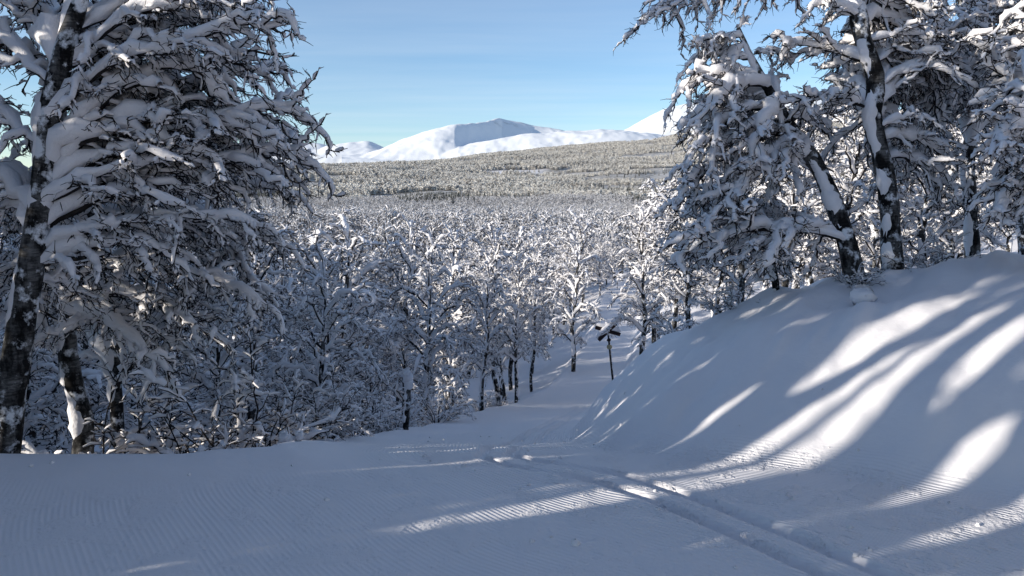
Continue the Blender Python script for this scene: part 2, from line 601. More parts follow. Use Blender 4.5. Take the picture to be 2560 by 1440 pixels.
r1 = np.concatenate([[0.02, 0.4, 0.8, 1.2, 1.6], np.geomspace(2.0, 7.0, 185), np.geomspace(7.13, 5400, 330)])
a1 = np.radians(np.concatenate([np.arange(-180, -48, 4.0), np.arange(-48, 48, 0.2), np.arange(48, 180, 4.0)]))
RR, AA = np.meshgrid(r1, a1, indexing='ij')
GX, GY = RR * np.sin(AA), RR * np.cos(AA)
GZ = height(GX, GY)
lat = sdist(GX, GY, RIGHT)
latl = -sdist(GX, GY, LEFT)
gv = np.stack([GX, GY, GZ], -1).reshape(-1, 3)
nr, na = RR.shape
ii = np.arange(nr - 1)[:, None] * na + np.arange(na)[None]
jj = np.arange(nr - 1)[:, None] * na + (np.arange(na)[None] + 1) % na
gq = np.stack([ii, jj, jj + na, ii + na], -1).reshape(-1, 4)
gq = gq[:, ::-1]
lat_f, latl_f = lat.ravel(), latl.ravel()
wooded = (sstep(200, 480, RR) * sstep(-0.0008, 0.0008, treeline(GX, GY, GZ)) * sstep(-1.05, -0.8, fbm(GX / 300, GY / 110, 3, 56))).ravel()
comb = np.clip(sstep(-1.55, -1.25, lat) + 0.5, 0, 1)
groom = (comb * np.clip(1 - np.maximum(lat - 0.05, latl + 0.6) / 0.3, 0, 1) * (1 - sstep(7, 16, RR))).ravel()
full = raw_mesh("ground_full", gv, gq, [])
vn = np.empty(len(gv) * 3, np.float32); full.vertices.foreach_get("normal", vn); vn = vn.reshape(-1, 3)
bpy.data.meshes.remove(full)
fc = gq
in_trail = (np.maximum(lat_f, latl_f)[fc].mean(1) < 0.0) & (np.abs(gv[fc][:, :, 1].mean(1)) < 110) & (gv[fc][:, :, 1].mean(1) > -6) & (np.abs(gv[fc][:, :, 0].mean(1)) < 17)


def ground_piece(name, sel):
    q = fc[sel]
    used = np.unique(q)
    remap = np.zeros(len(gv), np.int32); remap[used] = np.arange(len(used))
    me = raw_mesh(name, gv[used], remap[q], [M_GROUND])
    for an, arr in (("lateral", lat_f), ("groomed", groom), ("wooded", wooded)):
        a = me.attributes.new(an, 'FLOAT', 'POINT'); a.data.foreach_set("value", arr[used].astype(np.float32))
    me.normals_split_custom_set_from_vertices(vn[used])
    o = link(bpy.data.objects.new(name, me))
    return tag(o, kind="structure")


tag(ground_piece("ground", ~in_trail), "soft untouched snow over banks, forest floor and far wooded slopes")
tag(ground_piece("ski_trail", in_trail), "groomed snow trail with ski tracks curving downhill into the birches")


# ---------------------------------------------------------------- mountains
def mountain(name, label, layers, px0, px1, d0, d1, nd=90, npx=260, rock=None):
    """a range on the skyline; layers: (crest depth, falloff, [(px, py)...])"""
    px = np.linspace(px0, px1, npx); dd = np.linspace(d0, d1, nd)
    PX, DD = np.meshgrid(px, dd, indexing='xy')
    X = (PX - 1280) / F * DD
    Y = DD * 1.0
    base = np.interp(DD[:, 0], [d0, d0 + 900, d1], [60, 250, 330])[:, None] + 0 * X
    Z = base.copy()
    for cd, w, prof in layers:
        prof = np.array(prof, float)
        py = np.interp(PX, prof[:, 0], prof[:, 1])
        k = np.ones(5) / 5
        py = np.apply_along_axis(lambda a: np.convolve(np.pad(a, 2, mode='edge'), k, 'valid'), 1, py)
        if not np.isscalar(cd):
            cd = np.interp(PX, [a for a, _ in cd], [b for _, b in cd])
        elev = -(math.sin(PITCH) + (py - 720) / F * math.cos(PITCH)) / (math.cos(PITCH) - (py - 720) / F * math.sin(PITCH))
        top = EYE + elev * cd
        u = (DD - cd) / np.where(DD < cd, w, w * 1.6)
        prof_d = np.exp(-np.abs(u) ** 1.7)
        Z = np.maximum(Z, base + (top - base) * prof_d)
    Z = Z + 9 * fbm(X / 300, Y / 300, 5, 31) - 7 * np.abs(fbm(X / 150, Y / 420, 3, 33))
    v = np.stack([X, Y, Z], -1).reshape(-1, 3)
    i = (np.arange(nd - 1)[:, None] * npx + np.arange(npx - 1)[None]).ravel()
    me = raw_mesh(name, v, np.stack([i, i + 1, i + npx + 1, i + npx], -1), [M_MOUNT])
    a = me.attributes.new("rocky", 'FLOAT', 'POINT')
    rk = np.zeros(PX.shape)
    if rock: rk = np.exp(-((PX - rock[0]) / rock[1]) ** 2) * sstep(rock[2], rock[3], Z)
    a.data.foreach_set("value", rk.ravel().astype(np.float32))
    o = link(bpy.data.objects.new(name, me))
    tag(o, label, kind="structure")


mountain("mountain", "broad snow-white fell with a shaded hollow between its two tops",
         [([(930, 6100), (1090, 6200), (1140, 6300), (1175, 6560), (1215, 7000), (1255, 7450), (1330, 7700), (1560, 7700)], 620,
           [(900, 398), (940, 380), (985, 361), (1040, 338), (1090, 321), (1130, 313), (1150, 311), (1190, 307), (1225, 302), (1245, 296), (1290, 304), (1330, 312), (1400, 324), (1480, 340), (1560, 360)]),
          (6000, 900, [(1060, 398), (1130, 372), (1170, 359), (1210, 351), (1270, 342), (1325, 333), (1400, 328), (1500, 322), (1580, 327), (1680, 345), (1760, 380)])],
         860, 1800, 4700, 9000, nd=130, npx=300, rock=(1290, 70, 540, 610))
mountain("mountain", "low rounded white fells at the foot of the broad fell",
         [(7600, 900, [(520, 395), (640, 372), (740, 360), (800, 359), (830, 366), (850, 372), (930, 395)]),
          (7000, 700, [(760, 395), (830, 362), (880, 353), (925, 352), (945, 360), (965, 370), (1010, 380), (1060, 400)])],
         420, 1080, 5200, 9000, nd=70, npx=180)
mountain("mountain", "smooth white dome rising steeply above the wooded slope",
         [(8200, 1300, [(1470, 380), (1545, 331), (1580, 312), (1615, 290), (1650, 272), (1700, 262), (1800, 250), (1950, 235), (2100, 240), (2300, 290), (2500, 350)])],
         1400, 2700, 6000, 10500, nd=70, npx=200)


# ---------------------------------------------------------------- birch builder
WIND = nrm(np.array([[-0.8, -0.45, 0.25]]))[0]


def birch(seed, trunk, trunk_r, limbs=None, n_limbs=16, f0=0.25, limb_len=1.6, spread=1.0, l2=(0.13, 0.55), l3=(0.065, 0.26), snow=(0.050, 0.030, 0.016),
          sides=(10, 5, 3, 3), ssides=(7, 6, 5), rad=(0.022, 0.010, 0.0055), keep=(0.95, 0.95, 0.9), npts=(9, 6, 4), droop=(0.0, 0.16, 0.22), trunk_snow=True, split=False):
    """returns dict of Acc: trunk, trunk_snow and per limb (bark, snow)"""
    r = np.random.default_rng(seed)
    tp = smooth_poly(trunk, 26) if len(trunk) > 2 else np.linspace(trunk[0], trunk[1], 26)
    k = np.linspace(0, 1, len(trunk_r)); tr = np.interp(np.linspace(0, 1, 26), k, trunk_r)
    Ht = np.linalg.norm(tp[-1] - tp[0])
    tacc, tsn = Acc(), Acc()
    rr = tr * (1 + r.normal(0, 0.05, 26))
    tacc.add(*tube(tp[None], rr[None], sides[0]))
    if trunk_snow:
        for j in range(1):
            n = 90
            pp = np.stack([np.interp(np.linspace(0, 1, n), np.linspace(0, 1, 26), tp[:, i]) for i in range(3)], -1)
            rt = np.interp(np.linspace(0, 1, n), np.linspace(0, 1, 26), tr)
            nn = r.normal(0, 1, n); nn = np.convolve(nn, np.hanning(9) / 4, 'same') * 1.6
            w = rt * np.clip(0.56 + 0.40 * nn, 0.12, 0.98)
            a = r.uniform(-0.5, 0.5)
            wd = np.array([WIND[0] * math.cos(a) - WIND[1] * math.sin(a), WIND[0] * math.sin(a) + WIND[1] * math.cos(a), 0])
            c = pp + wd * (rt * 0.52)[:, None] + r.normal(0, 0.05, (n, 3)) * rt[:, None]
            v_, q_ = tube(c[None], w[None], 8)
            tsn.add(v_ + r.normal(0, 0.06, v_.shape) * np.repeat(w, 8)[:, None], q_)
    # limbs
    if limbs is None:
        f = np.sort(f0 + (1 - f0) * ((np.arange(n_limbs) + r.uniform(0, 1, n_limbs)) / n_limbs))
        az = np.arange(n_limbs) * 2.4 + r.uniform(0, 6.28) + r.normal(0, 0.35, n_limbs)
        prof = np.interp(f, [0, 0.3, 0.55, 0.85, 1.0], [0.7, 1.0, 1.0, 0.6, 0.32])
        L = limb_len * prof * r.uniform(0.75, 1.2, n_limbs)
        x = f * 25; i = np.minimum(x.astype(int), 24); fr = (x - i)[:, None]
        p0 = tp[i] * (1 - fr) + tp[i + 1] * fr
        out = np.stack([np.cos(az), np.sin(az), 0 * az], -1)
        rise = np.interp(f, [0, 0.5, 1], [0.12, 0.35, 0.9]) * r.uniform(0.6, 1.3, n_limbs)
        p3 = p0 + out * (L * spread)[:, None] + UP * (L * rise)[:, None]
        p1 = p0 + out * (0.3 * L)[:, None] + UP * (0.38 * L)[:, None]
        p2 = p3 - out * (0.28 * L)[:, None] + UP * (0.30 * L)[:, None]
        p3 = p3 - UP * (0.12 * L)[:, None]
        r0 = np.minimum(rad[0] * (0.6 + 0.5 * L / max(limb_len, 0.1)), np.interp(f, np.linspace(0, 1, len(trunk_r)), trunk_r) * 0.75)
    else:
        p0, p3, arch, r0 = [], [], [], []
        for s, tgt, a, rad0 in limbs:
            x = min(s * 25, 24.999); i = int(x); fr = x - i
            p0.append(tp[i] * (1 - fr) + tp[i + 1] * fr); p3.append(tgt); arch.append(a); r0.append(rad0)
        p0, p3, arch, r0 = np.array(p0), np.array(p3), np.array(arch)[:, None], np.array(r0)
        Lh = np.linalg.norm(p3 - p0, axis=1, keepdims=True)
        p1 = p0 * 0.66 + p3 * 0.34 + UP * arch * Lh
        p2 = p0 * 0.30 + p3 * 0.70 + UP * arch * Lh * 0.9
    if split:
        return {"trunk": tacc, "trunk_snow": tsn, "limb_specs": list(zip(p0, p3, r0))}
    NL = len(p0)
    P1 = bezier(p0, p1, p2, p3, npts[0])
    b, sn = sprays(P1, r0, limb_len, l2, l3, snow, sides, ssides, rad, keep, npts, droop, r)
    return {"trunk": tacc, "trunk_snow": tsn, "limbs": [(b, sn)]}


def kink(P_, amt, r):
    N, n, _ = P_.shape
    P_ = P_.copy()
    P_[:, 1:] += r.normal(0, amt, (N, n - 1, 3)) * (plen(P_)[:, None, None] / (n - 1))
    return P_


def sprays(P1, r0, limb_len, l2, l3, snow, sides, ssides, rad, keep, npts, droop, r, l4=None):
    NL = len(P1)
    P1 = kink(P1, 0.16, r)
    R1 = taper(NL, npts[0], r0, np.maximum(np.asarray(r0) * 0.3, rad[1] * 0.7))
    id1 = np.arange(NL)
    L1 = plen(P1)
    c0, cd, cl, id2 = children(P1, id1, l2[0], 0.12, 0.66, 0.05, np.full(NL, l2[1]) * np.clip(L1 / limb_len, 0.5, 1.3), r, 0.45)
    P2 = kink(grow(c0, cd, cl, npts[1], 0.22, droop[1], r), 0.22, r)
    R2 = taper(len(P2), npts[1], rad[1], rad[1] * 0.45)
    e0, ed, el, id3 = children(P2, id2, l3[0], 0.10, 0.62, 0.0, l3[1], r, 0.35)
    g0, gd, gl, id3b = children(P1, id1, l3[0] * 1.4, 0.25, 0.9, 0.1, l3[1] * 1.2, r, 0.3)
    e0 = np.concatenate([e0, g0]); ed = np.concatenate([ed, gd]); el = np.concatenate([el, gl]); id3 = np.concatenate([id3, id3b])
    P3 = grow(e0, ed, el, npts[2], 0.34, droop[2], r)
    R3 = taper(len(P3), npts[2], rad[2], rad[2] * 0.5)
    b, s = Acc(), Acc()
    b.add(*tube(P1, R1, sides[1])); b.add(*tube(P2, R2, sides[2])); b.add(*tube(P3, R3, sides[3]))
    if l4:
        h0, hd, hl, _ = children(P3, id3, l4[0], 0.2, 0.7, -0.1, l4[1], r, 0.3)
        P4 = grow(h0, hd, hl, 3, 0.3, 0.12, r)
        b.add(*tube(P4, taper(len(P4), 3, rad[2] * 0.7, rad[2] * 0.3), 3))
        s.add(*snow_tube(P4[:, :2], taper(len(P4), 2, 0.003, 0.003), snow[2] * 0.55, 4, r, 0.5, 1.6, 0.30))
    pr = np.interp(np.linspace(0, 1, npts[0]), [0, 0.15, 0.5, 1], [0.7, 1.35, 1.1, 0.6])
    s.add(*snow_tube(P1, R1, snow[0], ssides[0], r, 0.15, 1.8, keep[0], pr))
    s.add(*snow_tube(P2[:, :-1], R2[:, :-1], snow[1], ssides[1], r, 0.35, 1.6, keep[1]))
    k3 = max(3, npts[2] - 1) if npts[2] > 2 else 2
    s.add(*snow_tube(P3[:, :k3], R3[:, :k3], snow[2], ssides[2], r, 0.3, 1.7, keep[2]))
    return b, s


# limb kinds: +X from the stem to the tip, arched, weighed down by snow
LIMBS = []
for ln in (0.8, 1.25, 1.9):
    for el in (-22, 0, 25):
        for vv in range(2):
            sd = int(ln * 100) + el + vv * 1000 + 50
            rk = np.random.default_rng(sd)
            e = math.radians(el)
            tip = np.array([math.cos(e), 0, math.sin(e)]) * ln
            ar = (0.20, 0.16, 0.10)[(el > -5) + (el > 10)] * rk.uniform(0.8, 1.3) * ln
            p0 = np.zeros(3); p1 = tip * 0.33 + np.array([0, rk.normal(0, 0.05), ar]); p2 = tip * 0.7 + np.array([0, rk.normal(0, 0.06), ar * 0.9])
            P1 = bezier(p0[None], p1[None], p2[None], tip[None], 15)
            bb, ss = sprays(P1, [0.011 + 0.006 * ln], ln, (0.088, 0.26 + 0.24 * ln), (0.046, 0.14), (0.044, 0.0275, 0.0130), (0, 6, 4, 3), (8, 6, 5),
                            (0.02, 0.0100, 0.0058), (0.97, 0.95, 0.75), (15, 10, 4), (0, 0.10, 0.10), rk, l4=(0.055, 0.11))
            LIMBS.append((ln, e, bb, ss))


TRIS = [0]


def add_hero(name, label, group, data, base):
    """a near birch: Empty > trunk (> snow), each limb (> snow)"""
    root = empty(name, base)
    tag(root, label, "tree", group)
    off = np.array(base)

    def part(nm, acc, mat, parent):
        acc.v = [v - off for v in acc.v]
        me = acc.mesh(nm, [mat]); TRIS[0] += acc.tris()
        return link(bpy.data.objects.new(nm, me), parent)
    t = part("trunk", data["trunk"], M_BARK, root)
    if data["trunk_snow"].v: part("snow", data["trunk_snow"], M_SNOW, t)
    rk = np.random.default_rng(len(data["limb_specs"]))
    for p0, p3, r0 in data["limb_specs"]:
        v = p3 - p0; L = np.linalg.norm(v); el = math.asin(v[2] / L)
        best = sorted(range(len(LIMB_MESH)), key=lambda i: abs(math.log(LIMB_MESH[i][0] / L)) * 1.2 + abs(LIMB_MESH[i][1] - el) + rk.uniform(0, 0.25))[0]
        ln, te, bm_, sm_ = LIMB_MESH[best]
        o = link(bpy.data.objects.new("limb", bm_), root)
        o.location = p0 - off
        o.rotation_euler = (0, -(el - te), math.atan2(v[1], v[0]))
        k = L / ln
        o.scale = (k, k * rk.choice([-1, 1]), k)
        tag(link(bpy.data.objects.new("snow", sm_), o), kind="stuff")
    return root


LIMB_MESH = []
for ln, e, bb, ss in LIMBS:
    TRIS[0] += bb.tris() + ss.tris()
    LIMB_MESH.append((ln, e, bb.mesh("limb", [M_TWIG]), ss.mesh("snow", [M_SNOW])))


def P(*a):
    return pix(*a)


# ---------------------------------------------------------------- near birches on the rim (west side)
rs = np.random.default_rng(11)


def rand_targets(n, x, y, d, s, arch=(0.1, 0.3), rad=(0.012, 0.022)):
    """limb ends scattered through a patch of the crown"""
    out = []
    for i in range(n):
        out.append((rs.uniform(*s), pix(rs.uniform(*x), rs.uniform(*y), rs.uniform(*d)), rs.uniform(*arch), rs.uniform(*rad)))
    return out


DL = 5.3
trunkL = [P(5, 1180, DL), P(30, 980, DL), P(58, 780, DL), P(88, 600, DL), P(112, 430, DL), P(118, 320, DL), P(148, 180, DL), P(192, 20, DL), P(230, -160, DL + .1), P(275, -420, DL + .2)]
limbsL = [(0.42, P(740, 270, 5.9), 0.16, 0.022), (0.47, P(690, 170, 6.3), 0.10, 0.02), (0.36, P(750, 380, 6.0), 0.2, 0.022), (0.33, P(640, 560, 5.6), 0.24, 0.024),
          (0.5, P(610, 140, 5.6), 0.08, 0.02), (0.56, P(700, 60, 5.3), 0.22, 0.026), (0.62, P(690, -60, 5.5), 0.2, 0.024), (0.66, P(560, -40, 6.0), 0.15, 0.02),
          (0.45, P(440, 260, 5.5), 0.15, 0.02), (0.40, P(500, 400, 5.5), 0.2, 0.02), (0.52, P(420, 100, 5.6), 0.12, 0.02), (0.30, P(400, 620, 5.5), 0.25, 0.02),
          (0.58, P(-140, 60, 6.2), 0.2, 0.02), (0.48, P(-180, 240, 6.0), 0.2, 0.02), (0.38, P(-120, 480, 6.2), 0.25, 0.018), (0.7, P(40, -160, 5.9), 0.1, 0.018), (0.6, P(520, 60, 5.8), 0.15, 0.02), (0.64, P(640, 20, 6.2), 0.2, 0.02), (0.54, P(560, 220, 6.0), 0.15, 0.02), (0.68, P(420, 20, 6.2), 0.15, 0.02), (0.43, P(720, 330, 6.5), 0.18, 0.02), (0.4, P(700, 430, 6.2), 0.2, 0.02), (0.46, P(640, 330, 5.7), 0.16, 0.02),
          (0.74, P(420, -200, 5.4), 0.15, 0.02), (0.85, P(300, -420, 5.6), 0.1, 0.015), (0.44, P(560, 470, 6.4), 0.22, 0.02), (0.28, P(230, 760, 5.8), 0.3, 0.018)]
limbsL += rand_targets(5, (-100, 640), (-150, 500), (6.0, 7.2), (0.32, 0.75), (0.1, 0.25), (0.012, 0.018))
heroL = birch(1, trunkL, [0.098, 0.094, 0.090, 0.084, 0.078, 0.074, 0.068, 0.062, 0.045, 0.03], limbs=limbsL, limb_len=1.6, l2=(0.11, 0.60), l3=(0.065, 0.28),
              snow=(0.055, 0.034, 0.019), rad=(0.022, 0.011, 0.006), droop=(0, 0.13, 0.2), split=True)
add_hero("birch_tree", "large leaning birch with black-and-white trunk, snow stuck along its sunny side, on the trail rim", "birches on the trail rim", heroL, trunkL[0])

# the dark forked birch behind it
D2 = 6.6
trunkL2 = [P(205, 1150, D2), P(210, 1060, D2), P(175, 930, D2), P(170, 800, D2), P(195, 640, D2), P(250, 480, D2 + .2), P(300, 330, D2 + .3), P(330, 150, D2 + .5), P(345, -60, D2 + .6)]
limbsL2 = [(0.5, P(720, 480, 7.0), 0.22, 0.022), (0.42, P(700, 610, 6.6), 0.25, 0.022), (0.36, P(660, 760, 6.4), 0.28, 0.022), (0.58, P(760, 400, 7.4), 0.2, 0.022), (0.3, P(560, 860, 6.3), 0.3, 0.02),
           (0.66, P(660, 300, 7.2), 0.18, 0.02), (0.46, P(480, 700, 6.0), 0.25, 0.02), (0.28, P(420, 930, 6.2), 0.3, 0.018), (0.25, P(60, 900, 6.4), 0.3, 0.018), (0.4, P(20, 700, 6.8), 0.25, 0.02),
           (0.55, P(60, 480, 7.2), 0.2, 0.02), (0.72, P(480, 160, 7.2), 0.15, 0.02), (0.8, P(200, 60, 7.2), 0.15, 0.018), (0.9, P(420, -60, 7.4), 0.1, 0.015)]
limbsL2 += rand_targets(5, (0, 640), (250, 900), (6.4, 8.2), (0.25, 0.8), (0.15, 0.3), (0.012, 0.018))
heroL2 = birch(2, trunkL2, [0.09, 0.085, 0.07, 0.065, 0.06, 0.05, 0.045, 0.035, 0.02], limbs=limbsL2, limb_len=1.7, l2=(0.125, 0.62), l3=(0.075, 0.30),
               snow=(0.055, 0.034, 0.019), rad=(0.022, 0.011, 0.006), droop=(0, 0.15, 0.22), split=True)
add_hero("birch_tree", "dark crooked birch rising from a snow mound behind the large leaning trunk", "birches on the trail rim", heroL2, trunkL2[0])

D3 = 8.2
trunkL3 = [P(300, 1180, D3), P(290, 980, D3), P(285, 800, D3), P(300, 640, D3), P(340, 480, D3), P(370, 330, D3)]
limbsL3 = rand_targets(12, (60, 720), (380, 860), (7.6, 9.4), (0.2, 0.98), (0.15, 0.3), (0.014, 0.022))
heroL3 = birch(3, trunkL3, [0.075, 0.07, 0.06, 0.05, 0.04, 0.02], limbs=limbsL3, limb_len=1.8, l2=(0.15, 0.62), l3=(0.09, 0.30),
               snow=(0.055, 0.036, 0.021), rad=(0.022, 0.011, 0.0065), droop=(0, 0.15, 0.22), split=True)
add_hero("birch_tree", "slender drooping birch hidden among the rim birches, twigs hanging over the shrubs", "birches on the trail rim", heroL3, trunkL3[0])

# ---------------------------------------------------------------- birches on the bank (east side)
DR = 7.0
trunkR1 = [P(2236, 750, DR), P(2228, 620, DR), P(2222, 500, DR), P(2205, 400, DR), P(2180, 290, DR), P(2190, 200, DR), P(2160, 110, DR), P(2140, -20, DR), P(2150, -200, DR), P(2130, -420, DR)]
limbsR1 = [(0.36, P(2330, 300, 6.9), 0.12, 0.024), (0.40, P(1990, 250, 6.8), 0.15, 0.02), (0.5, P(1960, 110, 7.2), 0.15, 0.02), (0.72, P(1620, 40, 7.6), 0.15, 0.02), (0.68, P(1700, 10, 7.2), 0.15, 0.02), (0.55, P(2320, 90, 7.0), 0.15, 0.02),
           (0.6, P(2020, 20, 6.8), 0.15, 0.02), (0.66, P(2330, -40, 7.2), 0.2, 0.02), (0.34, P(2420, 430, 7.2), 0.2, 0.02), (0.30, P(2380, 520, 7.4), 0.22, 0.018), (0.45, P(2420, 200, 7.6), 0.15, 0.02),
           (0.72, P(1960, -120, 7.4), 0.2, 0.02), (0.78, P(2280, -200, 7.0), 0.15, 0.018), (0.9, P(2060, -420, 7.2), 0.15, 0.014)]
limbsR1 += rand_targets(12, (1950, 2440), (-150, 460), (7.5, 8.8), (0.34, 0.8), (0.1, 0.25), (0.012, 0.018))
heroR1 = birch(4, trunkR1, [0.10, 0.092, 0.09, 0.085, 0.08, 0.08, 0.075, 0.065, 0.05, 0.03], limbs=limbsR1, limb_len=1.3, l2=(0.105, 0.46), l3=(0.06, 0.22),
               snow=(0.060, 0.034, 0.018), rad=(0.022, 0.010, 0.0055), droop=(0, 0.22, 0.3), split=True)
add_hero("birch_tree", "upright birch with thick dark trunk on top of the sunlit-streaked bank", "birches on the bank", heroR1, trunkR1[0])

trunkR2 = [P(2165, 780, 6.9), P(2140, 700, 6.9), P(2118, 610, 6.9), P(2085, 510, 7.0), P(2045, 420, 7.1), P(1985, 330, 7.2), P(1930, 240, 7.2), P(1880, 150, 7.2), P(1845, 70, 7.2)]
limbsR2 = [(0.24, P(1840, 660, 6.7), 0.30, 0.03), (0.22, P(1700, 640, 6.9), 0.30, 0.024), (0.78, P(1720, 330, 7.0), 0.2, 0.02), (0.82, P(1690, 240, 7.2), 0.18, 0.02), (0.88, P(1720, 160, 7.2), 0.15, 0.02),
           (0.94, P(1740, 110, 7.0), 0.12, 0.018), (0.99, P(1860, 40, 7.3), 0.1, 0.016), (0.7, P(1710, 430, 6.9), 0.2, 0.02), (0.62, P(1690, 520, 7.0), 0.22, 0.02), (0.55, P(1780, 560, 6.8), 0.22, 0.02),
           (0.9, P(1960, 140, 7.4), 0.1, 0.016), (0.72, P(1880, 420, 6.8), 0.15, 0.018), (0.66, P(2060, 330, 7.8), 0.2, 0.018), (0.52, P(1920, 500, 7.0), 0.2, 0.018)]
limbsR2 += rand_targets(9, (1720, 1960), (130, 520), (6.9, 8.0), (0.5, 0.98), (0.1, 0.25), (0.012, 0.018))
heroR2 = birch(5, trunkR2, [0.095, 0.09, 0.088, 0.08, 0.075, 0.06, 0.05, 0.04, 0.02], limbs=limbsR2, limb_len=1.3, l2=(0.10, 0.46), l3=(0.06, 0.22),
               snow=(0.060, 0.034, 0.018), rad=(0.022, 0.010, 0.0055), droop=(0, 0.24, 0.32), split=True)
add_hero("birch_tree", "leaning birch with an arched snow-covered limb reaching over the bank", "birches on the bank", heroR2, trunkR2[0])

trunkR3 = [P(2432, 640, 8.6), P(2428, 540, 8.6), P(2420, 420, 8.6), P(2430, 300, 8.7), P(2420, 150, 8.8), P(2400, -80, 8.9), P(2390, -300, 9)]
limbsR3 = rand_targets(24, (2280, 2680), (-200, 480), (8.0, 9.6), (0.25, 0.95), (0.12, 0.28), (0.014, 0.022))
heroR3 = birch(6, trunkR3, [0.075, 0.07, 0.065, 0.06, 0.05, 0.04, 0.02], limbs=limbsR3, limb_len=1.3, l2=(0.12, 0.5), l3=(0.075, 0.25),
               snow=(0.062, 0.038, 0.020), rad=(0.022, 0.010, 0.006), droop=(0, 0.22, 0.3), split=True)
add_hero("birch_tree", "birch with pale snow-plastered stem standing alone up the bank", "birches on the bank", heroR3, trunkR3[0])

# overloaded low birch bent under its snow at the bank's edge
trunkR4 = [P(2700, 640, 6.2), P(2690, 520, 6.2), P(2660, 430, 6.2), P(2620, 360, 6.2), P(2570, 330, 6.2)]
limbsR4 = rand_targets(15, (2470, 2760), (390, 560), (5.8, 6.6), (0.5, 0.99), (0.2, 0.35), (0.014, 0.02)) + rand_targets(8, (2440, 2800), (-120, 300), (6.4, 7.4), (0.6, 0.99), (0.1, 0.2), (0.014, 0.02))
heroR4 = birch(7, trunkR4, [0.07, 0.06, 0.05, 0.04, 0.025], limbs=limbsR4, limb_len=0.9, l2=(0.10, 0.36), l3=(0.07, 0.2),
               snow=(0.10, 0.065, 0.030), rad=(0.02, 0.010, 0.0055), droop=(0, 0.25, 0.3), split=True)
add_hero("birch_tree", "low birch bowed down under very thick pillows of snow beside the bank", "birches on the bank", heroR4, trunkR4[0])

# thin stem in front of the lit trees
trunkR5 = [P(1938, 800, 8.0), P(1940, 720, 8.0), P(1925, 640, 8.0), P(1905, 570, 8.1), P(1870, 500, 8.2)]
limbsR5 = rand_targets(12, (1700, 1960), (480, 720), (7.6, 8.6), (0.55, 0.99), (0.12, 0.3), (0.010, 0.015))
heroR5 = birch(8, trunkR5, [0.042, 0.04, 0.036, 0.03, 0.015], limbs=limbsR5, limb_len=0.9, l2=(0.11, 0.36), l3=(0.07, 0.2),
               snow=(0.055, 0.036, 0.019), rad=(0.016, 0.009, 0.0055), droop=(0, 0.22, 0.3), split=True)
add_hero("birch_tree", "thin birch stem at the crest of the bank below the arched limb", "birches on the bank", heroR5, trunkR5[0])

# ---------------------------------------------------------------- forest birches: a few kinds, copied
KINDS = []
for kx in range(12):
    rk = np.random.default_rng(100 + kx)
    H = 6.0
    low = 0.20 + 0.07 * (kx % 3) if kx < 6 else (0.46 if kx < 8 else 0.60 if kx < 10 else 0.74)     # the last four carry their crowns high on a bare stem
    lean = rk.uniform(-0.5, 0.5, 2)
    pts = [np.array([0, 0, -0.4])] + [np.array([lean[0] * (t ** 1.5) + rk.normal(0, 0.06), lean[1] * (t ** 1.5) + rk.normal(0, 0.06), H * t * 0.93]) for t in (0.15, 0.3, 0.5, 0.7, 0.85, 1.0)]
    d = birch(200 + kx, pts, [0.09, 0.085, 0.08, 0.065, 0.05, 0.035, 0.015], n_limbs=26 if kx < 8 else 12 if kx < 10 else 9, f0=low, limb_len=1.5 if kx < 10 else 0.5, spread=0.85, l2=(0.105, 0.52), l3=(0.062, 0.17),
              snow=(0.046, 0.025, 0.0130), rad=(0.024, 0.0135, 0.0092), sides=(7, 4, 3, 3), ssides=(5, 5, 4), npts=(10, 6, 3), droop=(0, 0.10, 0.10), keep=(0.9, 0.86, 0.60))
    ta = Acc()
    for v, q in zip(d["trunk"].v, d["trunk"].q): ta.add(v, q, 0)
    tm = ta.mesh("trunk", [M_BARK])
    sm = d["trunk_snow"].mesh("snow", [M_SNOW])
    b, s = d["limbs"][0]
    bm_, sm_ = b.mesh("crown", [M_TWIG]), s.mesh("snow", [M_SNOW])
    TRIS[0] += b.tris() + s.tris()
    KINDS.append((tm, sm, bm_, sm_))

SAPLINGS = []
for kx in range(3):
    rk = np.random.default_rng(300 + kx)
    d = None
    acc_b, acc_s = Acc(), Acc()
    n = 13
    az = rk.uniform(0, 6.28, n); out = np.stack([np.cos(az), np.sin(az), 0 * az], -1)
    L = rk.uniform(0.6, 1.3, n)
    P1 = kink(grow(out * 0.05 - UP * 0.1, out * rk.uniform(0.3, 0.9, (n, 1)) + UP, L, 10, 0.14, 0.05, rk), 0.12, rk)
    R1 = taper(n, 10, 0.009, 0.004)
    ids = np.arange(n)
    c0, cd, cl, _ = children(P1, ids, 0.10, 0.25, 0.7, 0.0, 0.32, rk, 0.4)
    P2 = kink(grow(c0, cd, cl, 6, 0.22, 0.08, rk), 0.2, rk); R2 = taper(len(P2), 6, 0.0055, 0.003)
    e0, ed, el, _ = children(P2, np.arange(len(P2)), 0.05, 0.2, 0.8, 0.0, 0.12, rk, 0.4)
    P3 = grow(e0, ed, el, 3, 0.2, 0.2, rk); R3 = taper(len(P3), 3, 0.004, 0.002)
    for PP, RRr, s_, sd in ((P1, R1, 0.019, 6), (P2, R2, 0.017, 5), (P3, R3, 0.0105, 4)):
        acc_b.add(*tube(PP, RRr, 4)); acc_s.add(*snow_tube(PP, RRr, s_, sd, rk, 0.05, 2.0, 0.55))
    TRIS[0] += acc_b.tris() + acc_s.tris()
    SAPLINGS.append((acc_b.mesh("stem", [M_TWIG]), acc_s.mesh("snow", [M_SNOW])))


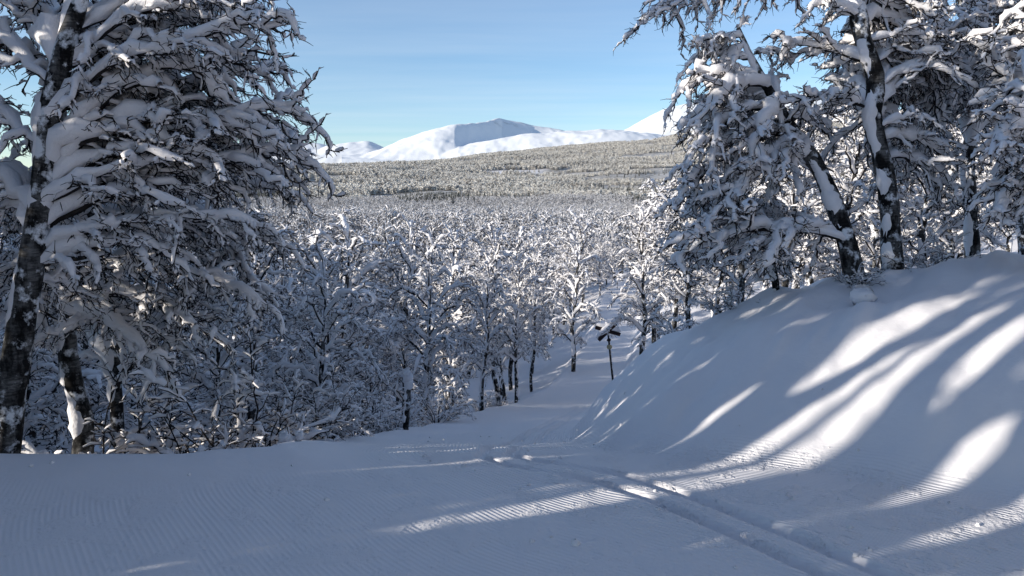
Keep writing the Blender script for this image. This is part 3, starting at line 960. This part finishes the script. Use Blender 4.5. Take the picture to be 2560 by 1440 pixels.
def place_birch(k, x, y, z, h, rz, label, group, sx=1.0):
    tm, tsm, bm_, sm_ = KINDS[k]
    root = empty("birch_tree", (x, y, z))
    s = h / 6.0
    root.scale = (s * sx, s * sx, s)
    root.rotation_euler = (0, 0, rz)
    tag(root, label, "tree", group)
    t = link(bpy.data.objects.new("trunk", tm), root)
    link(bpy.data.objects.new("snow", tsm), t)
    c = link(bpy.data.objects.new("crown", bm_), root)
    tag(link(bpy.data.objects.new("snow", sm_), c), kind="stuff")
    return root


def place_shrub(k, x, y, z, s, rz, label, group):
    b, sn = SAPLINGS[k]
    root = empty("birch_shrub", (x, y, z)); root.scale = (s, s, s); root.rotation_euler = (0, 0, rz)
    tag(root, label, "shrub", group)
    st = link(bpy.data.objects.new("stem", b), root)
    tag(link(bpy.data.objects.new("snow", sn), st), kind="stuff")
    return root


def px_of(x, y, z):
    c, s = math.cos(PITCH), math.sin(PITCH)
    dz = z - EYE
    d = y * c - dz * s
    if d < 0.2: return -9999, -9999, d
    return 1280 + F * x / d, 720 + F * (-(y * s + dz * c)) / d, d


taken = []


def free(x, y, gap):
    return all((x - a) ** 2 + (y - b) ** 2 > gap * gap for a, b in taken)


rf = random.Random(5)
# particular birches that can be picked out beside the trail
SPECIAL = [
    (0, 1432, 918, 33.0, 525, 0.5, "tall birch with bare dark lower trunk at the trail edge opposite the cross marker"),
    (1, 1062, 1052, 14.5, 565, 1.2, "slim straight birch just behind the snow-capped stub beside the trail"),
    (2, 1290, 990, 22.0, 640, 2.2, "birch with several thin stems where the trail starts to straighten"),
    (3, 790, 1080, 11.0, 590, 3.0, "bushy birch behind the low snowy posts on the trail rim"),
    (4, 1205, 1015, 18.0, 620, 0.2, "small grey birch between the slim straight birch and the thin-stemmed one"),
    (5, 560, 1110, 9.8, 560, 0.9, "dense birch filling the gap between rim birches and the valley wood"),
    (2, 1500, 715, 62.0, 590, 1.9, "slim dark stem at the far bend of the trail"),
]
for k, px, py, d, ptop, rz, lab in SPECIAL:
    p = pix(px, py, d); z = hz(p[0], p[1])
    top = pix(px, ptop, d)[2]
    place_birch(k, p[0], p[1], z - 0.05, max(2.5, top - z), rz, lab, "birches along the trail", 0.95)
    taken.append((p[0], p[1]))

# lit birches behind the bank's crest
LIT = [(0, 1610, 16.5, 500, "sunlit birch leaning its white crown over the trail beyond the bank"), (1, 1720, 13.5, 430, "sunlit birch with thick white crown just past the bank's nose"),
       (2, 1690, 21.0, 470, "sunlit birch behind the one at the bank's nose"), (3, 1850, 12.5, 260, "sunlit birch behind the thin stem on the bank crest"),
       (4, 1960, 15.0, 240, "sunlit birch between the thin stem and the leaning birch"), (5, 2100, 12.5, 180, "sunlit birch behind the leaning birch's trunk"),
       (0, 2300, 13.0, 120, "sunlit birch seen between the upright birch and the pale stem"), (1, 2420, 15.5, 90, "tall sunlit birch behind the pale-stemmed birch"),
       (2, 2540, 12.0, 60, "tall birch behind the bowed birch on the bank"), (3, 2200, 17.0, 200, "sunlit birch far behind the upright birch"), (4, 1790, 18.0, 330, "sunlit birch behind the leaning birch's hanging crown"),
       (5, 2030, 20.0, 260, "small sunlit birch deep behind the bank trees"), (3, 1640, 26.0, 520, "sunlit birch beside the trail beyond the cross marker")]
for k, px, d, ptop, lab in LIT:
    p = pix(px, 720, d); z = hz(p[0], p[1]); top = pix(px, ptop, d)[2]
    place_birch(k, p[0], p[1], z - 0.05, np.clip(top - z, 2.5, 8.5), rf.uniform(0, 6.28), lab, "sunlit birches behind the bank", 1.1)
    taken.append((p[0], p[1]))

# the wood closes in on the trail below the cross marker
for i in range(46):
    y = 17 + 70 * rf.random() ** 0.8
    side = -1 if i % 2 else 1
    if side > 0 and y < 30: continue
    ed = LEFT if side < 0 else RIGHT
    x = float(np.interp(y, ed[4:, 1] if side < 0 else ed[6:, 1], ed[4:, 0] if side < 0 else ed[6:, 0])) + side * (rf.uniform(0.5, 2.5) if y < 30 else rf.uniform(1.5, 4.0))
    if not free(x, y, 1.0): continue
    z = hz(x, y); px, py, d = px_of(x, y, z)
    h = min(rf.uniform(6.0, 8.2), pix(px, rf.uniform(505, 560), d)[2] - z) if side < 0 else rf.uniform(5.5, 7.5)
    if h < 2.5: continue
    place_birch(rf.randrange(6), x, y, z - 0.05, h, rf.uniform(0, 6.28), "snowy birch crowding the trail on its way into the valley wood", "birches crowding the trail", rf.uniform(0.7, 0.95))
    taken.append((x, y))
count = 0
tries = 0
forest_pts = []
while count < 225 and tries < 60000:
    tries += 1
    r = 7 + (78 - 7) * rf.random() ** 0.62
    a = math.radians(rf.uniform(-44, 44))
    x, y = r * math.sin(a), r * math.cos(a)
    lr = float(sdist(np.array([x]), np.array([y]), RIGHT)[0]); ll = -float(sdist(np.array([x]), np.array([y]), LEFT)[0])
    if max(lr, ll) < (0.45 if y < 25 else 1.3 + 0.014 * y): continue
    if lr > 0 and (y < 11.5 or lr < 1.2): continue
    if ll > 0 and y < 7.6: continue
    gap = 1.5 + 0.014 * r
    if not free(x, y, gap): continue
    z = hz(x, y)
    px, py, d = px_of(x, y, z)
    h = rf.uniform(4.2, 7.4)
    if lr > 0: h *= 1.0
    # crowns stay below the line of sight to the valley's far side, as the slope falls away
    if px < 1560:
        top_py = (rf.uniform(490, 585) if rf.random() < 0.6 else rf.uniform(585, 700)) if px > 700 else rf.uniform(420, 560)
        hm = pix(px, top_py, d)[2] - z
        if hm < 2.4: continue
        h = min(h * 1.05, hm)
    taken.append((x, y)); count += 1
    if lr > 0:
        lab, grp = "snow-covered birch in the wood on the uphill side of the trail", "birches uphill of the trail"
    elif r < 30:
        lab, grp = "snow-covered birch in the wood just below the trail rim", "birches below the rim"
    else:
        lab, grp = "snow-covered birch deeper in the valley wood", "birches of the valley wood"
    place_birch(rf.randrange(6), x, y, z - 0.05, h, rf.uniform(0, 6.28), lab, grp, rf.uniform(0.75, 1.45))

# out-of-view birches around the junction, set to throw shade over the trail
# x, y, height, kind, turn, width
shade = [
         (-9.48, 1.15, 6.18, 10, 3.52, 1.43), (-7.65, 0.28, 6.27, 10, 2.96, 1.47), (-4.76, 3.38, 6.4, 10, 3.07, 1.48), (-6.53, 1.88, 5.74, 10, 5.04, 1.22),
         (-5.61, 0.48, 6.12, 10, 1.78, 1.34), (-8.39, -0.13, 6.72, 11, 3.03, 1.39), (-5.77, 1.44, 6.43, 11, 2.64, 1.33), (-3.9, 0.9, 6.73, 10, 2.38, 1.15),
         (-5.98, 2.8, 6.19, 10, 4.42, 1.24), (-6.8, 0.69, 6.54, 11, 0.91, 1.48), (-6.4, 0.47, 6.73, 11, 2.32, 1.28), (-8.86, 1.56, 5.96, 11, 0.45, 1.41),
         (-6.88, 3.2, 6.57, 10, 4.78, 1.25), (-7.94, -0.9, 6.69, 10, 3.32, 1.07), (-4.34, 0.88, 1.87, 1, 4.06, 1.21), (-5.47, 1.03, 5.57, 10, 1.2, 0.92),
         (-10.36, 1.9, 6.18, 10, 5.16, 1.46), (-10.44, -0.59, 6.54, 11, 3.29, 0.78), (-6.69, 1.22, 1.7, 1, 2.08, 1.22), (-7.5, 1.86, 6.57, 10, 3.86, 0.89),
         (-5.12, 0.63, 5.74, 10, 1.5, 1.04), (-7.94, 2.28, 6.43, 11, 5.39, 1.48), (-4.67, 2.47, 1.77, 5, 2.56, 0.99), (-4.5, 1.25, 1.88, 0, 2.78, 1.01),
         (-11.0, 2.26, 5.06, 10, 4.26, 1.36), (-5.79, 1.82, 1.88, 3, 5.51, 0.9), (-8.0, 3.01, 5.52, 10, 4.59, 1.09), (-9.12, -0.63, 5.23, 10, 2.82, 0.64),
         (-9.28, 0.88, 5.6, 10, 1.14, 1.47), (-8.74, 0.51, 6.32, 11, 2.65, 0.74), (-5.59, 3.38, 5.47, 10, 1.16, 1.02), (-10.72, 1.67, 6.48, 11, 2.53, 1.23),
         (-4.21, 3.04, 5.69, 11, 0.62, 1.22), (-6.0, 0.08, 5.86, 11, 0.86, 1.08), (-8.23, -0.41, 5.03, 11, 3.34, 0.61), (-4.53, 2.87, 5.02, 11, 2.44, 1.31),
         (-6.36, 2.92, 6.43, 11, 0.46, 1.18), (-6.11, 1.37, 1.63, 5, 4.45, 0.93), (-7.67, 1.11, 6.53, 10, 1.43, 1.32), (-9.0, 0.73, 6.7, 11, 5.16, 1.12),
         (-8.01, 1.39, 5.82, 10, 1.5, 0.73), (-8.44, 6.81, 5.91, 11, 5.39, 1.23), (-5.47, 1.97, 6.12, 11, 5.82, 1.09), (-6.91, 0.97, 1.87, 1, 5.05, 0.89), ]
rim_blockers = [(-7.2, 4.0, 6.6, 0), (-8.6, 3.4, 6.8, 1), (-9.5, 5.2, 7.0, 2), (-11, 4.4, 7.2, 3), (-6.8, 5.4, 6.6, 4), (-12.5, 6.4, 7.4, 5), (-10, 7.2, 7, 0), (-14.5, 5.0, 7.5, 1)]  # unseen crowns added on the left to shade the rim birches
light_blockers = rim_blockers + [  # unseen birches behind and beside the camera, added to block sky light
         (-2.2, -4.6, 8, 0), (1.5, -5.2, 8, 1), (4.8, -4.6, 8.5, 2), (-4.6, -7.5, 8.5, 3), (0.2, -8.4, 8.5, 4), (3.6, -8.2, 8, 5), (7.5, -6.5, 8.5, 0),
         (-1.5, -12, 9, 2), (6, -12, 9, 3), (9.5, -2.0, 8, 1), (11, 2.5, 8, 4), (9.6, 5.6, 8, 2), (-0.4, -3.0, 7.5, 3), (2.9, -2.6, 7.5, 0), (-3.0, -2.2, 7, 5),
         (6.4, -1.6, 7.5, 4), (8.2, 1.0, 7.5, 5), (10, -5, 8.5, 0), (13, -1, 8.5, 3), (2, -15, 9, 1), (10, -10, 9, 2), (13.5, 5.5, 8, 1), (7.4, 3.4, 6.5, 3), ]
for i, (x, y, h, kk, rz, sx) in enumerate(shade):
    place_birch(kk, x, y, hz(x, y) - 0.05, h, rz, "unseen birch around the trail junction, added to block light from the scene", "birches around the junction", sx)
for i, (x, y, h, kk) in enumerate(light_blockers):
    place_birch(kk, x, y, hz(x, y) - 0.05, h, i * 1.7, "unseen birch around the trail junction, added to block light from the scene", "birches around the junction", 1.1)

# shrubs along the rim and on the bank
for i in range(17):
    px = rf.uniform(20, 760); d = rf.uniform(5.6, 9.5)
    p = pix(px, 1120, d)
    if -float(sdist(np.array([p[0]]), np.array([p[1]]), LEFT)[0]) < 0.35: continue
    place_shrub(i % 3, p[0], p[1], hz(p[0], p[1]) + 0.0, rf.uniform(0.7, 1.35), rf.uniform(0, 6.28), "tangle of snowy birch shoots under the rim birches", "shrubs under the rim birches")
for i in range(22):
    t = rf.uniform(0, 1)
    y = 5.4 + 17 * t; xl = float(np.interp(y, LEFT[4:, 1], LEFT[4:, 0]))
    x = xl - rf.uniform(0.12, 0.9)
    place_shrub(i % 3, x, y, hz(x, y), rf.uniform(0.35, 0.8), rf.uniform(0, 6.28), "low snow-buried shrub along the downhill trail edge", "low shrubs along the trail edge")
for px, d, s, lab in ((1830, 8.3, 0.6, "bare upright shoots poking from the bank beside the thin stem"), (2130, 6.9, 0.4, "spiky bare shoots at the leaning birch's foot"), (2275, 7.1, 0.5, "twiggy shoots around the upright birch's base"),
                      (2330, 7.6, 0.45, "low shoots behind the upright birch's base"), (1700, 10.6, 0.7, "snowy shrub hanging over the bank's nose")):
    p = pix(px, 760, d)
    place_shrub(rf.randrange(3), p[0], p[1], hz(p[0], p[1]) - 0.02, s, rf.uniform(0, 6.28), lab, "shoots on the bank")


# ---------------------------------------------------------------- far wood: one mass, instanced
tmpl = bpy.data.collections.new("far_tree_kinds")
n_mid, n_far = 4, 4
for kx in range(n_mid):
    rk = np.random.default_rng(400 + kx)
    pts = [np.array([0, 0, -0.5]), np.array([0.1, 0, 2.5]), np.array([0, 0.1, 5.4])]
    d = birch(500 + kx, pts, [0.09, 0.06, 0.02], n_limbs=18, f0=0.15, limb_len=1.6, spread=0.85, l2=(0.25, 0.62), l3=(0.17, 0.30), snow=(0.065, 0.040, 0.027), rad=(0.036, 0.025, 0.019),
              sides=(5, 3, 3, 3), ssides=(4, 4, 3), npts=(5, 4, 3), keep=(0.62, 0.52, 0.42), trunk_snow=False)
    a = Acc()
    for v, q in zip(d["trunk"].v, d["trunk"].q): a.add(v, q, 0)
    o_ = a.n
    b, s = d["limbs"][0]
    A2 = Acc()
    A2.v = [np.concatenate(a.v)]; A2.q = [np.concatenate(a.q)]; A2.m = [np.zeros(len(A2.q[0]))]; A2.n = a.n
    for src, mi in ((b, 1), (s, 2)):
        n0 = A2.n
        vv = np.concatenate(src.v); qq = np.concatenate(src.q)
        A2.add(vv, qq, mi)
    me = A2.mesh("far_birch", [M_BARK, M_TWIG, M_SNOW]); TRIS[0] += A2.tris()
    tmpl.objects.link(bpy.data.objects.new("a_far_birch_%d" % kx, me))
for kx in range(n_far):
    rk = np.random.default_rng(600 + kx)
    n = 26
    az = rk.uniform(0, 6.28, n); f = rk.uniform(0.15, 1, n)
    rad_ = np.interp(f, [0, 0.4, 0.8, 1], [1.2, 1.75, 1.25, 0.3])
    out = np.stack([np.cos(az), np.sin(az), 0 * az], -1)
    p0 = out * (0.15 * rad_)[:, None] + UP * (f * 5)[:, None]
    Pf = grow(p0, out + UP * 0.35, rad_ * rk.uniform(0.7, 1.2, n), 3, 0.15, 0.25, rk)
    A2 = Acc()
    A2.add(*tube(np.array([[[0, 0, -0.5], [0, 0, 2.5], [0, 0, 5.0]]]), np.array([[0.1, 0.08, 0.03]]), 4), 0)
    A2.add(*tube(Pf, np.full((n, 3), 0.07), 3), 0)
    v, q = snow_tube(Pf, np.full((n, 3), 0.05), 0.24, 4, rk, 0.5, 1.5)
    A2.add(v, q, 1)
    me = A2.mesh("far_birch", [M_FARTWIG, M_FROST]); TRIS[0] += A2.tris()
    tmpl.objects.link(bpy.data.objects.new("b_far_birch_%d" % kx, me))
# spruce kinds
for kx in range(2):
    rk = np.random.default_rng(700 + kx)
    A2 = Acc()
    for lv in range(9):
        zz = 0.4 + lv * 0.75; rad_ = 1.35 * (1 - lv / 9.5)
        n = 8
        az = rk.uniform(0, 6.28) + np.arange(n) * 6.28 / n
        out = np.stack([np.cos(az), np.sin(az), 0 * az], -1)
        Pf = grow(out * 0.05 + UP * zz, out + UP * -0.15, np.full(n, rad_) * rk.uniform(0.8, 1.2, n), 3, 0.08, 0.15, rk)
        A2.add(*tube(Pf, taper(n, 3, 0.30, 0.08), 4), 0)
        v, q = snow_tube(Pf, np.full((n, 3), 0.12), 0.10, 4, rk, 0.2, 1.2, 0.6)
        A2.add(v, q, 1)
    me = A2.mesh("far_spruce", [M_SPRUCE, M_FROST]); TRIS[0] += A2.tris()
    tmpl.objects.link(bpy.data.objects.new("c_far_spruce_%d" % kx, me))

rw = np.random.default_rng(77)
pts, idx, scl, rot = [], [], [], []


def scatter(n, rmin, rmax, amin, amax, kinds, smin, smax, power=1.0):
    u = rw.uniform(0, 1, n)
    r = np.sqrt(rmin ** 2 + (rmax ** 2 - rmin ** 2) * u ** power)
    a = np.radians(rw.uniform(amin, amax, n))
    x, y = r * np.sin(a), r * np.cos(a)
    return x, y, rw.choice(kinds, n), rw.uniform(smin, smax, n)


def push(x, y, k, s, sel=None):
    if sel is not None: x, y, k, s = x[sel], y[sel], k[sel], s[sel]
    z = height(x, y, False)
    pts.append(np.stack([x, y, z - 0.1], -1)); idx.append(k); scl.append(s); rot.append(rw.uniform(0, 6.28, len(x)))


x, y, k, s = scatter(3600, 70, 260, -42, 42, [0, 1, 2, 3], 0.8, 1.3)
ok = (sdist(x, y, RIGHT) > 2) | (-sdist(x, y, LEFT) > 2)
push(x, y, k, s, ok)
n_ = 400
y = rw.uniform(-25, 85, n_); x = -0.72 * np.maximum(y, 0) - 22 - rw.uniform(0, 26, n_)
push(x, y, rw.choice([0, 1, 2, 3], n_), rw.uniform(0.9, 1.25, n_), 0.925 * y - 0.38 * x > 8.2)  # unseen trees on the added spur, raising its shade over the valley
x, y, k, s = scatter(15000, 260, 620, -34, 36, [0, 1, 2, 3], 0.8, 1.25)
push(x, y, k, s)
x, y, k, s = scatter(52000, 600, 1700, -24, 27, [4, 5, 6, 7], 0.8, 1.35)
zz = height(x, y, False)
cl = fbm(x / 90, y / 90, 3, 51)
s = s * (1 + 0.4 * fbm(x / 170, y / 110, 2, 55))
push(x, y, k, s, (cl > -0.30) & (fbm(x / 300, y / 110, 3, 56) > -0.85))
x, y, k, s = scatter(46000, 1700, 3400, -20, 24, [4, 5, 6, 7], 0.9, 1.7)
zz = height(x, y, False)
push(x, y, k, s, (treeline(x, y, zz) + rw.normal(0, 0.0012, len(x)) > 0) & (fbm(x / 120, y / 120, 3, 52) > -0.5) & (fbm(x / 420, y / 150, 3, 57) > -0.5))
# spruce clusters: a dark belt on the valley's far edge and patches up the slope
x, y, k, s = scatter(9000, 480, 760, -22, 24, [8, 9], 0.8, 1.3)
push(x, y, k, s, (fbm(x / 55, y / 70, 3, 61) + 0.0011 * (-x) > 0.05) & (np.abs(y - 600 + 25 * vnoise(x / 120, y * 0, 3)) < 60))
x, y, k, s = scatter(9000, 760, 2600, -20, 24, [8, 9], 0.8, 1.3)
push(x, y, k, s, fbm(x / 150, y / 80, 3, 62) > 0.55)

pts = np.concatenate(pts); idx = np.concatenate(idx); scl = np.concatenate(scl); rot = np.concatenate(rot)
pm = bpy.data.meshes.new("far_wood")
pm.vertices.add(len(pts)); pm.vertices.foreach_set("co", pts.astype(np.float32).ravel())
for an, arr, ty in (("kind_index", idx, 'INT'), ("tree_scale", scl, 'FLOAT'), ("turn", rot, 'FLOAT')):
    a = pm.attributes.new(an, ty, 'POINT'); a.data.foreach_set("value", arr.astype(np.int32 if ty == 'INT' else np.float32))
for m in (M_FARTWIG, M_FROST): pm.materials.append(m)
fw = link(bpy.data.objects.new("far_wood", pm))
tag(fw, "frosted birch wood covering the valley floor and the sunlit far slope", "wood", kind="stuff")
g = bpy.data.node_groups.new("far_wood_scatter", 'GeometryNodeTree')
g.interface.new_socket("Geometry", in_out='INPUT', socket_type='NodeSocketGeometry')
g.interface.new_socket("Geometry", in_out='OUTPUT', socket_type='NodeSocketGeometry')
gi = g.nodes.new("NodeGroupInput"); go = g.nodes.new("NodeGroupOutput")
mtp = g.nodes.new("GeometryNodeMeshToPoints")
iop = g.nodes.new("GeometryNodeInstanceOnPoints")
ci = g.nodes.new("GeometryNodeCollectionInfo")
ci.inputs["Collection"].default_value = tmpl
ci.inputs["Separate Children"].default_value = True
ci.inputs["Reset Children"].default_value = True


def named(nm, ty):
    a = g.nodes.new("GeometryNodeInputNamedAttribute"); a.data_type = ty; a.inputs["Name"].default_value = nm
    return a.outputs["Attribute"]


cx = g.nodes.new("ShaderNodeCombineXYZ")
g.links.new(named("turn", 'FLOAT'), cx.inputs[2])
g.links.new(gi.outputs[0], mtp.inputs["Mesh"])
g.links.new(mtp.outputs[0], iop.inputs["Points"])
g.links.new(ci.outputs[0], iop.inputs["Instance"])
iop.inputs["Pick Instance"].default_value = True
g.links.new(named("kind_index", 'INT'), iop.inputs["Instance Index"])
g.links.new(cx.outputs[0], iop.inputs["Rotation"])
g.links.new(named("tree_scale", 'FLOAT'), iop.inputs["Scale"])
g.links.new(iop.outputs[0], go.inputs[0])
md = fw.modifiers.new("scatter", 'NODES'); md.node_group = g


# ---------------------------------------------------------------- trail cross marker
def box_part(name, size, loc, rot, mat, parent, bev=0.008, jitter=0.0):
    import bmesh
    bm = bmesh.new()
    bmesh.ops.create_cube(bm, size=1)
    for v in bm.verts: v.co = Vector((v.co.x * size[0], v.co.y * size[1], v.co.z * size[2]))
    bmesh.ops.bevel(bm, geom=list(bm.edges), offset=bev, segments=2, affect='EDGES')
    me = bpy.data.meshes.new(name); bm.to_mesh(me); bm.free()
    me.materials.append(mat)
    o = link(bpy.data.objects.new(name, me), parent)
    o.location = loc; o.rotation_euler = rot
    return o


def poly_part(name, P_, R_, mat, parent, sides=10):
    v, q = tube(np.array([P_]), np.array([R_]), sides)
    me = raw_mesh(name, v, q, [mat])
    return link(bpy.data.objects.new(name, me), parent)


def marker(base, hgt, s, lean, rz, label):
    root = empty("cross_marker", base)
    root.rotation_euler = (0, lean, rz)
    tag(root, label, "trail marker", "cross markers along the trail")
    post = poly_part("post", [(0, 0, -0.6), (0, 0, 0.5), (0.01, 0, hgt * 0.8), (0, 0, hgt + 0.25 * s)], [0.042, 0.04, 0.037, 0.033], M_POST, root)
    rk = np.random.default_rng(3)
    n = 40
    zs = np.linspace(-0.1, hgt * 0.98, n)
    poly_part("snow", [(0.030 + 0.01 * rk.normal(), -0.005, z) for z in zs], list(np.clip(0.026 + 0.007 * rk.normal(0, 1, n), 0.012, 0.05)), M_SNOW, post, 7)
    poly_part("snow_cap", [(0, 0, hgt + 0.20 * s), (-.005, 0, hgt + 0.30 * s), (-.01, 0, hgt + 0.38 * s), (-.03, 0, hgt + 0.44 * s)], [0.06, 0.065, 0.05, 0.004], M_SNOW, post, 8)
    for j, (ang, y) in enumerate(((math.radians(24), -0.062), (math.radians(-37), -0.092))):
        bd = box_part("board", (0.92 * s, 0.024, 0.13 * s), (0.0, y, hgt), (0, ang, 0), M_BOARD, root)
        # the pillow of snow along each board
        nn = 15
        t = np.linspace(-0.46, 0.46, nn) * s
        Pn = np.stack([t, 0 * t + 0.07 * s, 0.060 * s + 0 * t], -1)
        Pn[:, 2] += 0.02 * s * np.sin(np.linspace(0, 3.1, nn)) + 0.05 * s
        rn = np.array([0.02, 0.055, 0.075, 0.08, 0.085, 0.09, 0.095, 0.10, 0.095, 0.09, 0.08, 0.075, 0.07, 0.05, 0.015]) * s * 1.2
        poly_part("snow", [tuple(p) for p in Pn], list(rn), M_SNOW, bd, 10)
    box_part("diamond_plate", (0.125 * s, 0.02, 0.125 * s), (0, -0.055, hgt - 0.32 * s), (0, math.radians(45), 0), M_BOARD, root)
    n = 9
    poly_part("band", [(0, 0, hgt - 0.66 * s + z * s) for z in (0, 0.02, 0.06, 0.10, 0.14, 0.16)], [0.04, 0.075 * s, 0.095 * s, 0.095 * s, 0.08 * s, 0.04], M_BAND, root, 12)
    return root


D_S = 29.0
pb = pix(1530, 930, D_S)
marker(pb, 1.66, 1.12, math.radians(-7), math.radians(4), "silhouette-dark wooden cross marker loaded with snow, its post leaning beside the downhill trail")
pb2 = pix(1543, 712, 66)
marker((pb2[0], pb2[1], hz(pb2[0], pb2[1])), 1.2, 1.0, 0, 0.2, "distant cross marker at the far bend of the trail")


# ---------------------------------------------------------------- snow-capped stubs on the rim
def stub(name, px, py, d, hpx, wr, lean, label, capw=1.3, caph=4.5):
    p = pix(px, py, d)
    h = hpx / F * d
    root = empty(name, p); tag(root, label, "tree stub", "snow-capped stubs along the rim")
    rk = np.random.default_rng(int(px))
    n = 10
    z = np.linspace(-0.35, h, n)
    pts_ = [(lean * max(zz, 0) + 0.008 * rk.normal(), 0.008 * rk.normal(), zz) for zz in z]
    st = poly_part("stem", pts_, list(wr * np.linspace(1.15, 0.85, n) * (1 + 0.06 * rk.normal(0, 1, n))), M_BARK, root, 9)
    m = 14
    zc = np.linspace(h - 0.02, h + wr * caph * capw, m)
    prof = np.sin(np.linspace(0.5, 3.14, m)) ** 0.6
    poly_part("snow_cap", [(lean * h + 0.01 * rk.normal(), 0.01 * rk.normal(), zz) for zz in zc], list(wr * capw * 1.25 * np.maximum(prof, 0.02)), M_SNOW, st, 10)
    zs = np.linspace(-0.05, h, 24)
    poly_part("snow", [(lean * zz - wr * 0.65, -wr * 0.4 + 0.01 * rk.normal(), zz) for zz in zs], list(wr * np.clip(0.55 + 0.3 * rk.normal(0, 1, 24), 0.1, 1)), M_SNOW, st, 7)
    return root


stub("tree_stub", 1015, 1088, 10.2, 125, 0.042, 0.06, "broken dark birch stub with tall snow cap beside the downhill trail")
stub("tree_stub", 718, 1150, 5.6, 45, 0.030, -0.1, "short forked stub under a lumpy snow cap on the rim", 1.15, 2.6)
stub("tree_stub", 738, 1148, 5.65, 60, 0.022, 0.18, "slanting thin stub leaning from the lumpy snow-capped one", 1.1, 1.8)
stub("tree_stub", 2160, 770, 6.3, 22, 0.055, -0.2, "dark stump below a round snow pillow at the leaning birch's foot", 1.5, 1.1)

# crumbs of snow thrown up by skis and fallen from the branches
rc = np.random.default_rng(909)
A2 = Acc()
n_c = 260
ca = rc.uniform(-0.62, 0.62, n_c); cr = rc.uniform(2.6, 8.5, n_c)
cx_, cy_ = cr * np.sin(ca), cr * np.cos(ca)
dr = np.abs(sdist(cx_, cy_, RIGHT)); dl = np.abs(sdist(cx_, cy_, LEFT)); dt = np.abs(sdist(cx_, cy_, TRACK))
near_edge = np.minimum(np.minimum(dr, dl), np.abs(dt - 0.3))
kp = rc.uniform(0, 1, n_c) < np.exp(-near_edge / 0.35) + 0.10
cx_, cy_ = cx_[kp], cy_[kp]
cz_ = height(cx_, cy_)
sz = rc.uniform(0.005, 0.015, len(cx_)) * (1 + (rc.uniform(0, 1, len(cx_)) < 0.06))
Pc = np.stack([np.stack([cx_, cy_, cz_ + t * sz], -1) for t in (-0.5, 0.1, 0.7, 1.0)], 1)
Rc = sz[:, None] * np.array([0.9, 1.1, 0.8, 0.15])[None] * rc.uniform(0.8, 1.2, (len(cx_), 4))
v_, q_ = tube(Pc, Rc, 6)
A2.add(v_ + rc.normal(0, 0.0022, v_.shape), q_)
cm = link(bpy.data.objects.new("snow_crumbs", A2.mesh("snow_crumbs", [M_SNOW])))
tag(cm, "loose crumbs of snow scattered along the trail edges and ski tracks", "snow crumbs", kind="stuff")

print("TRIS", TRIS[0], "ground", len(gq) * 2, "objects", len(bpy.data.objects), "far", len(pts))
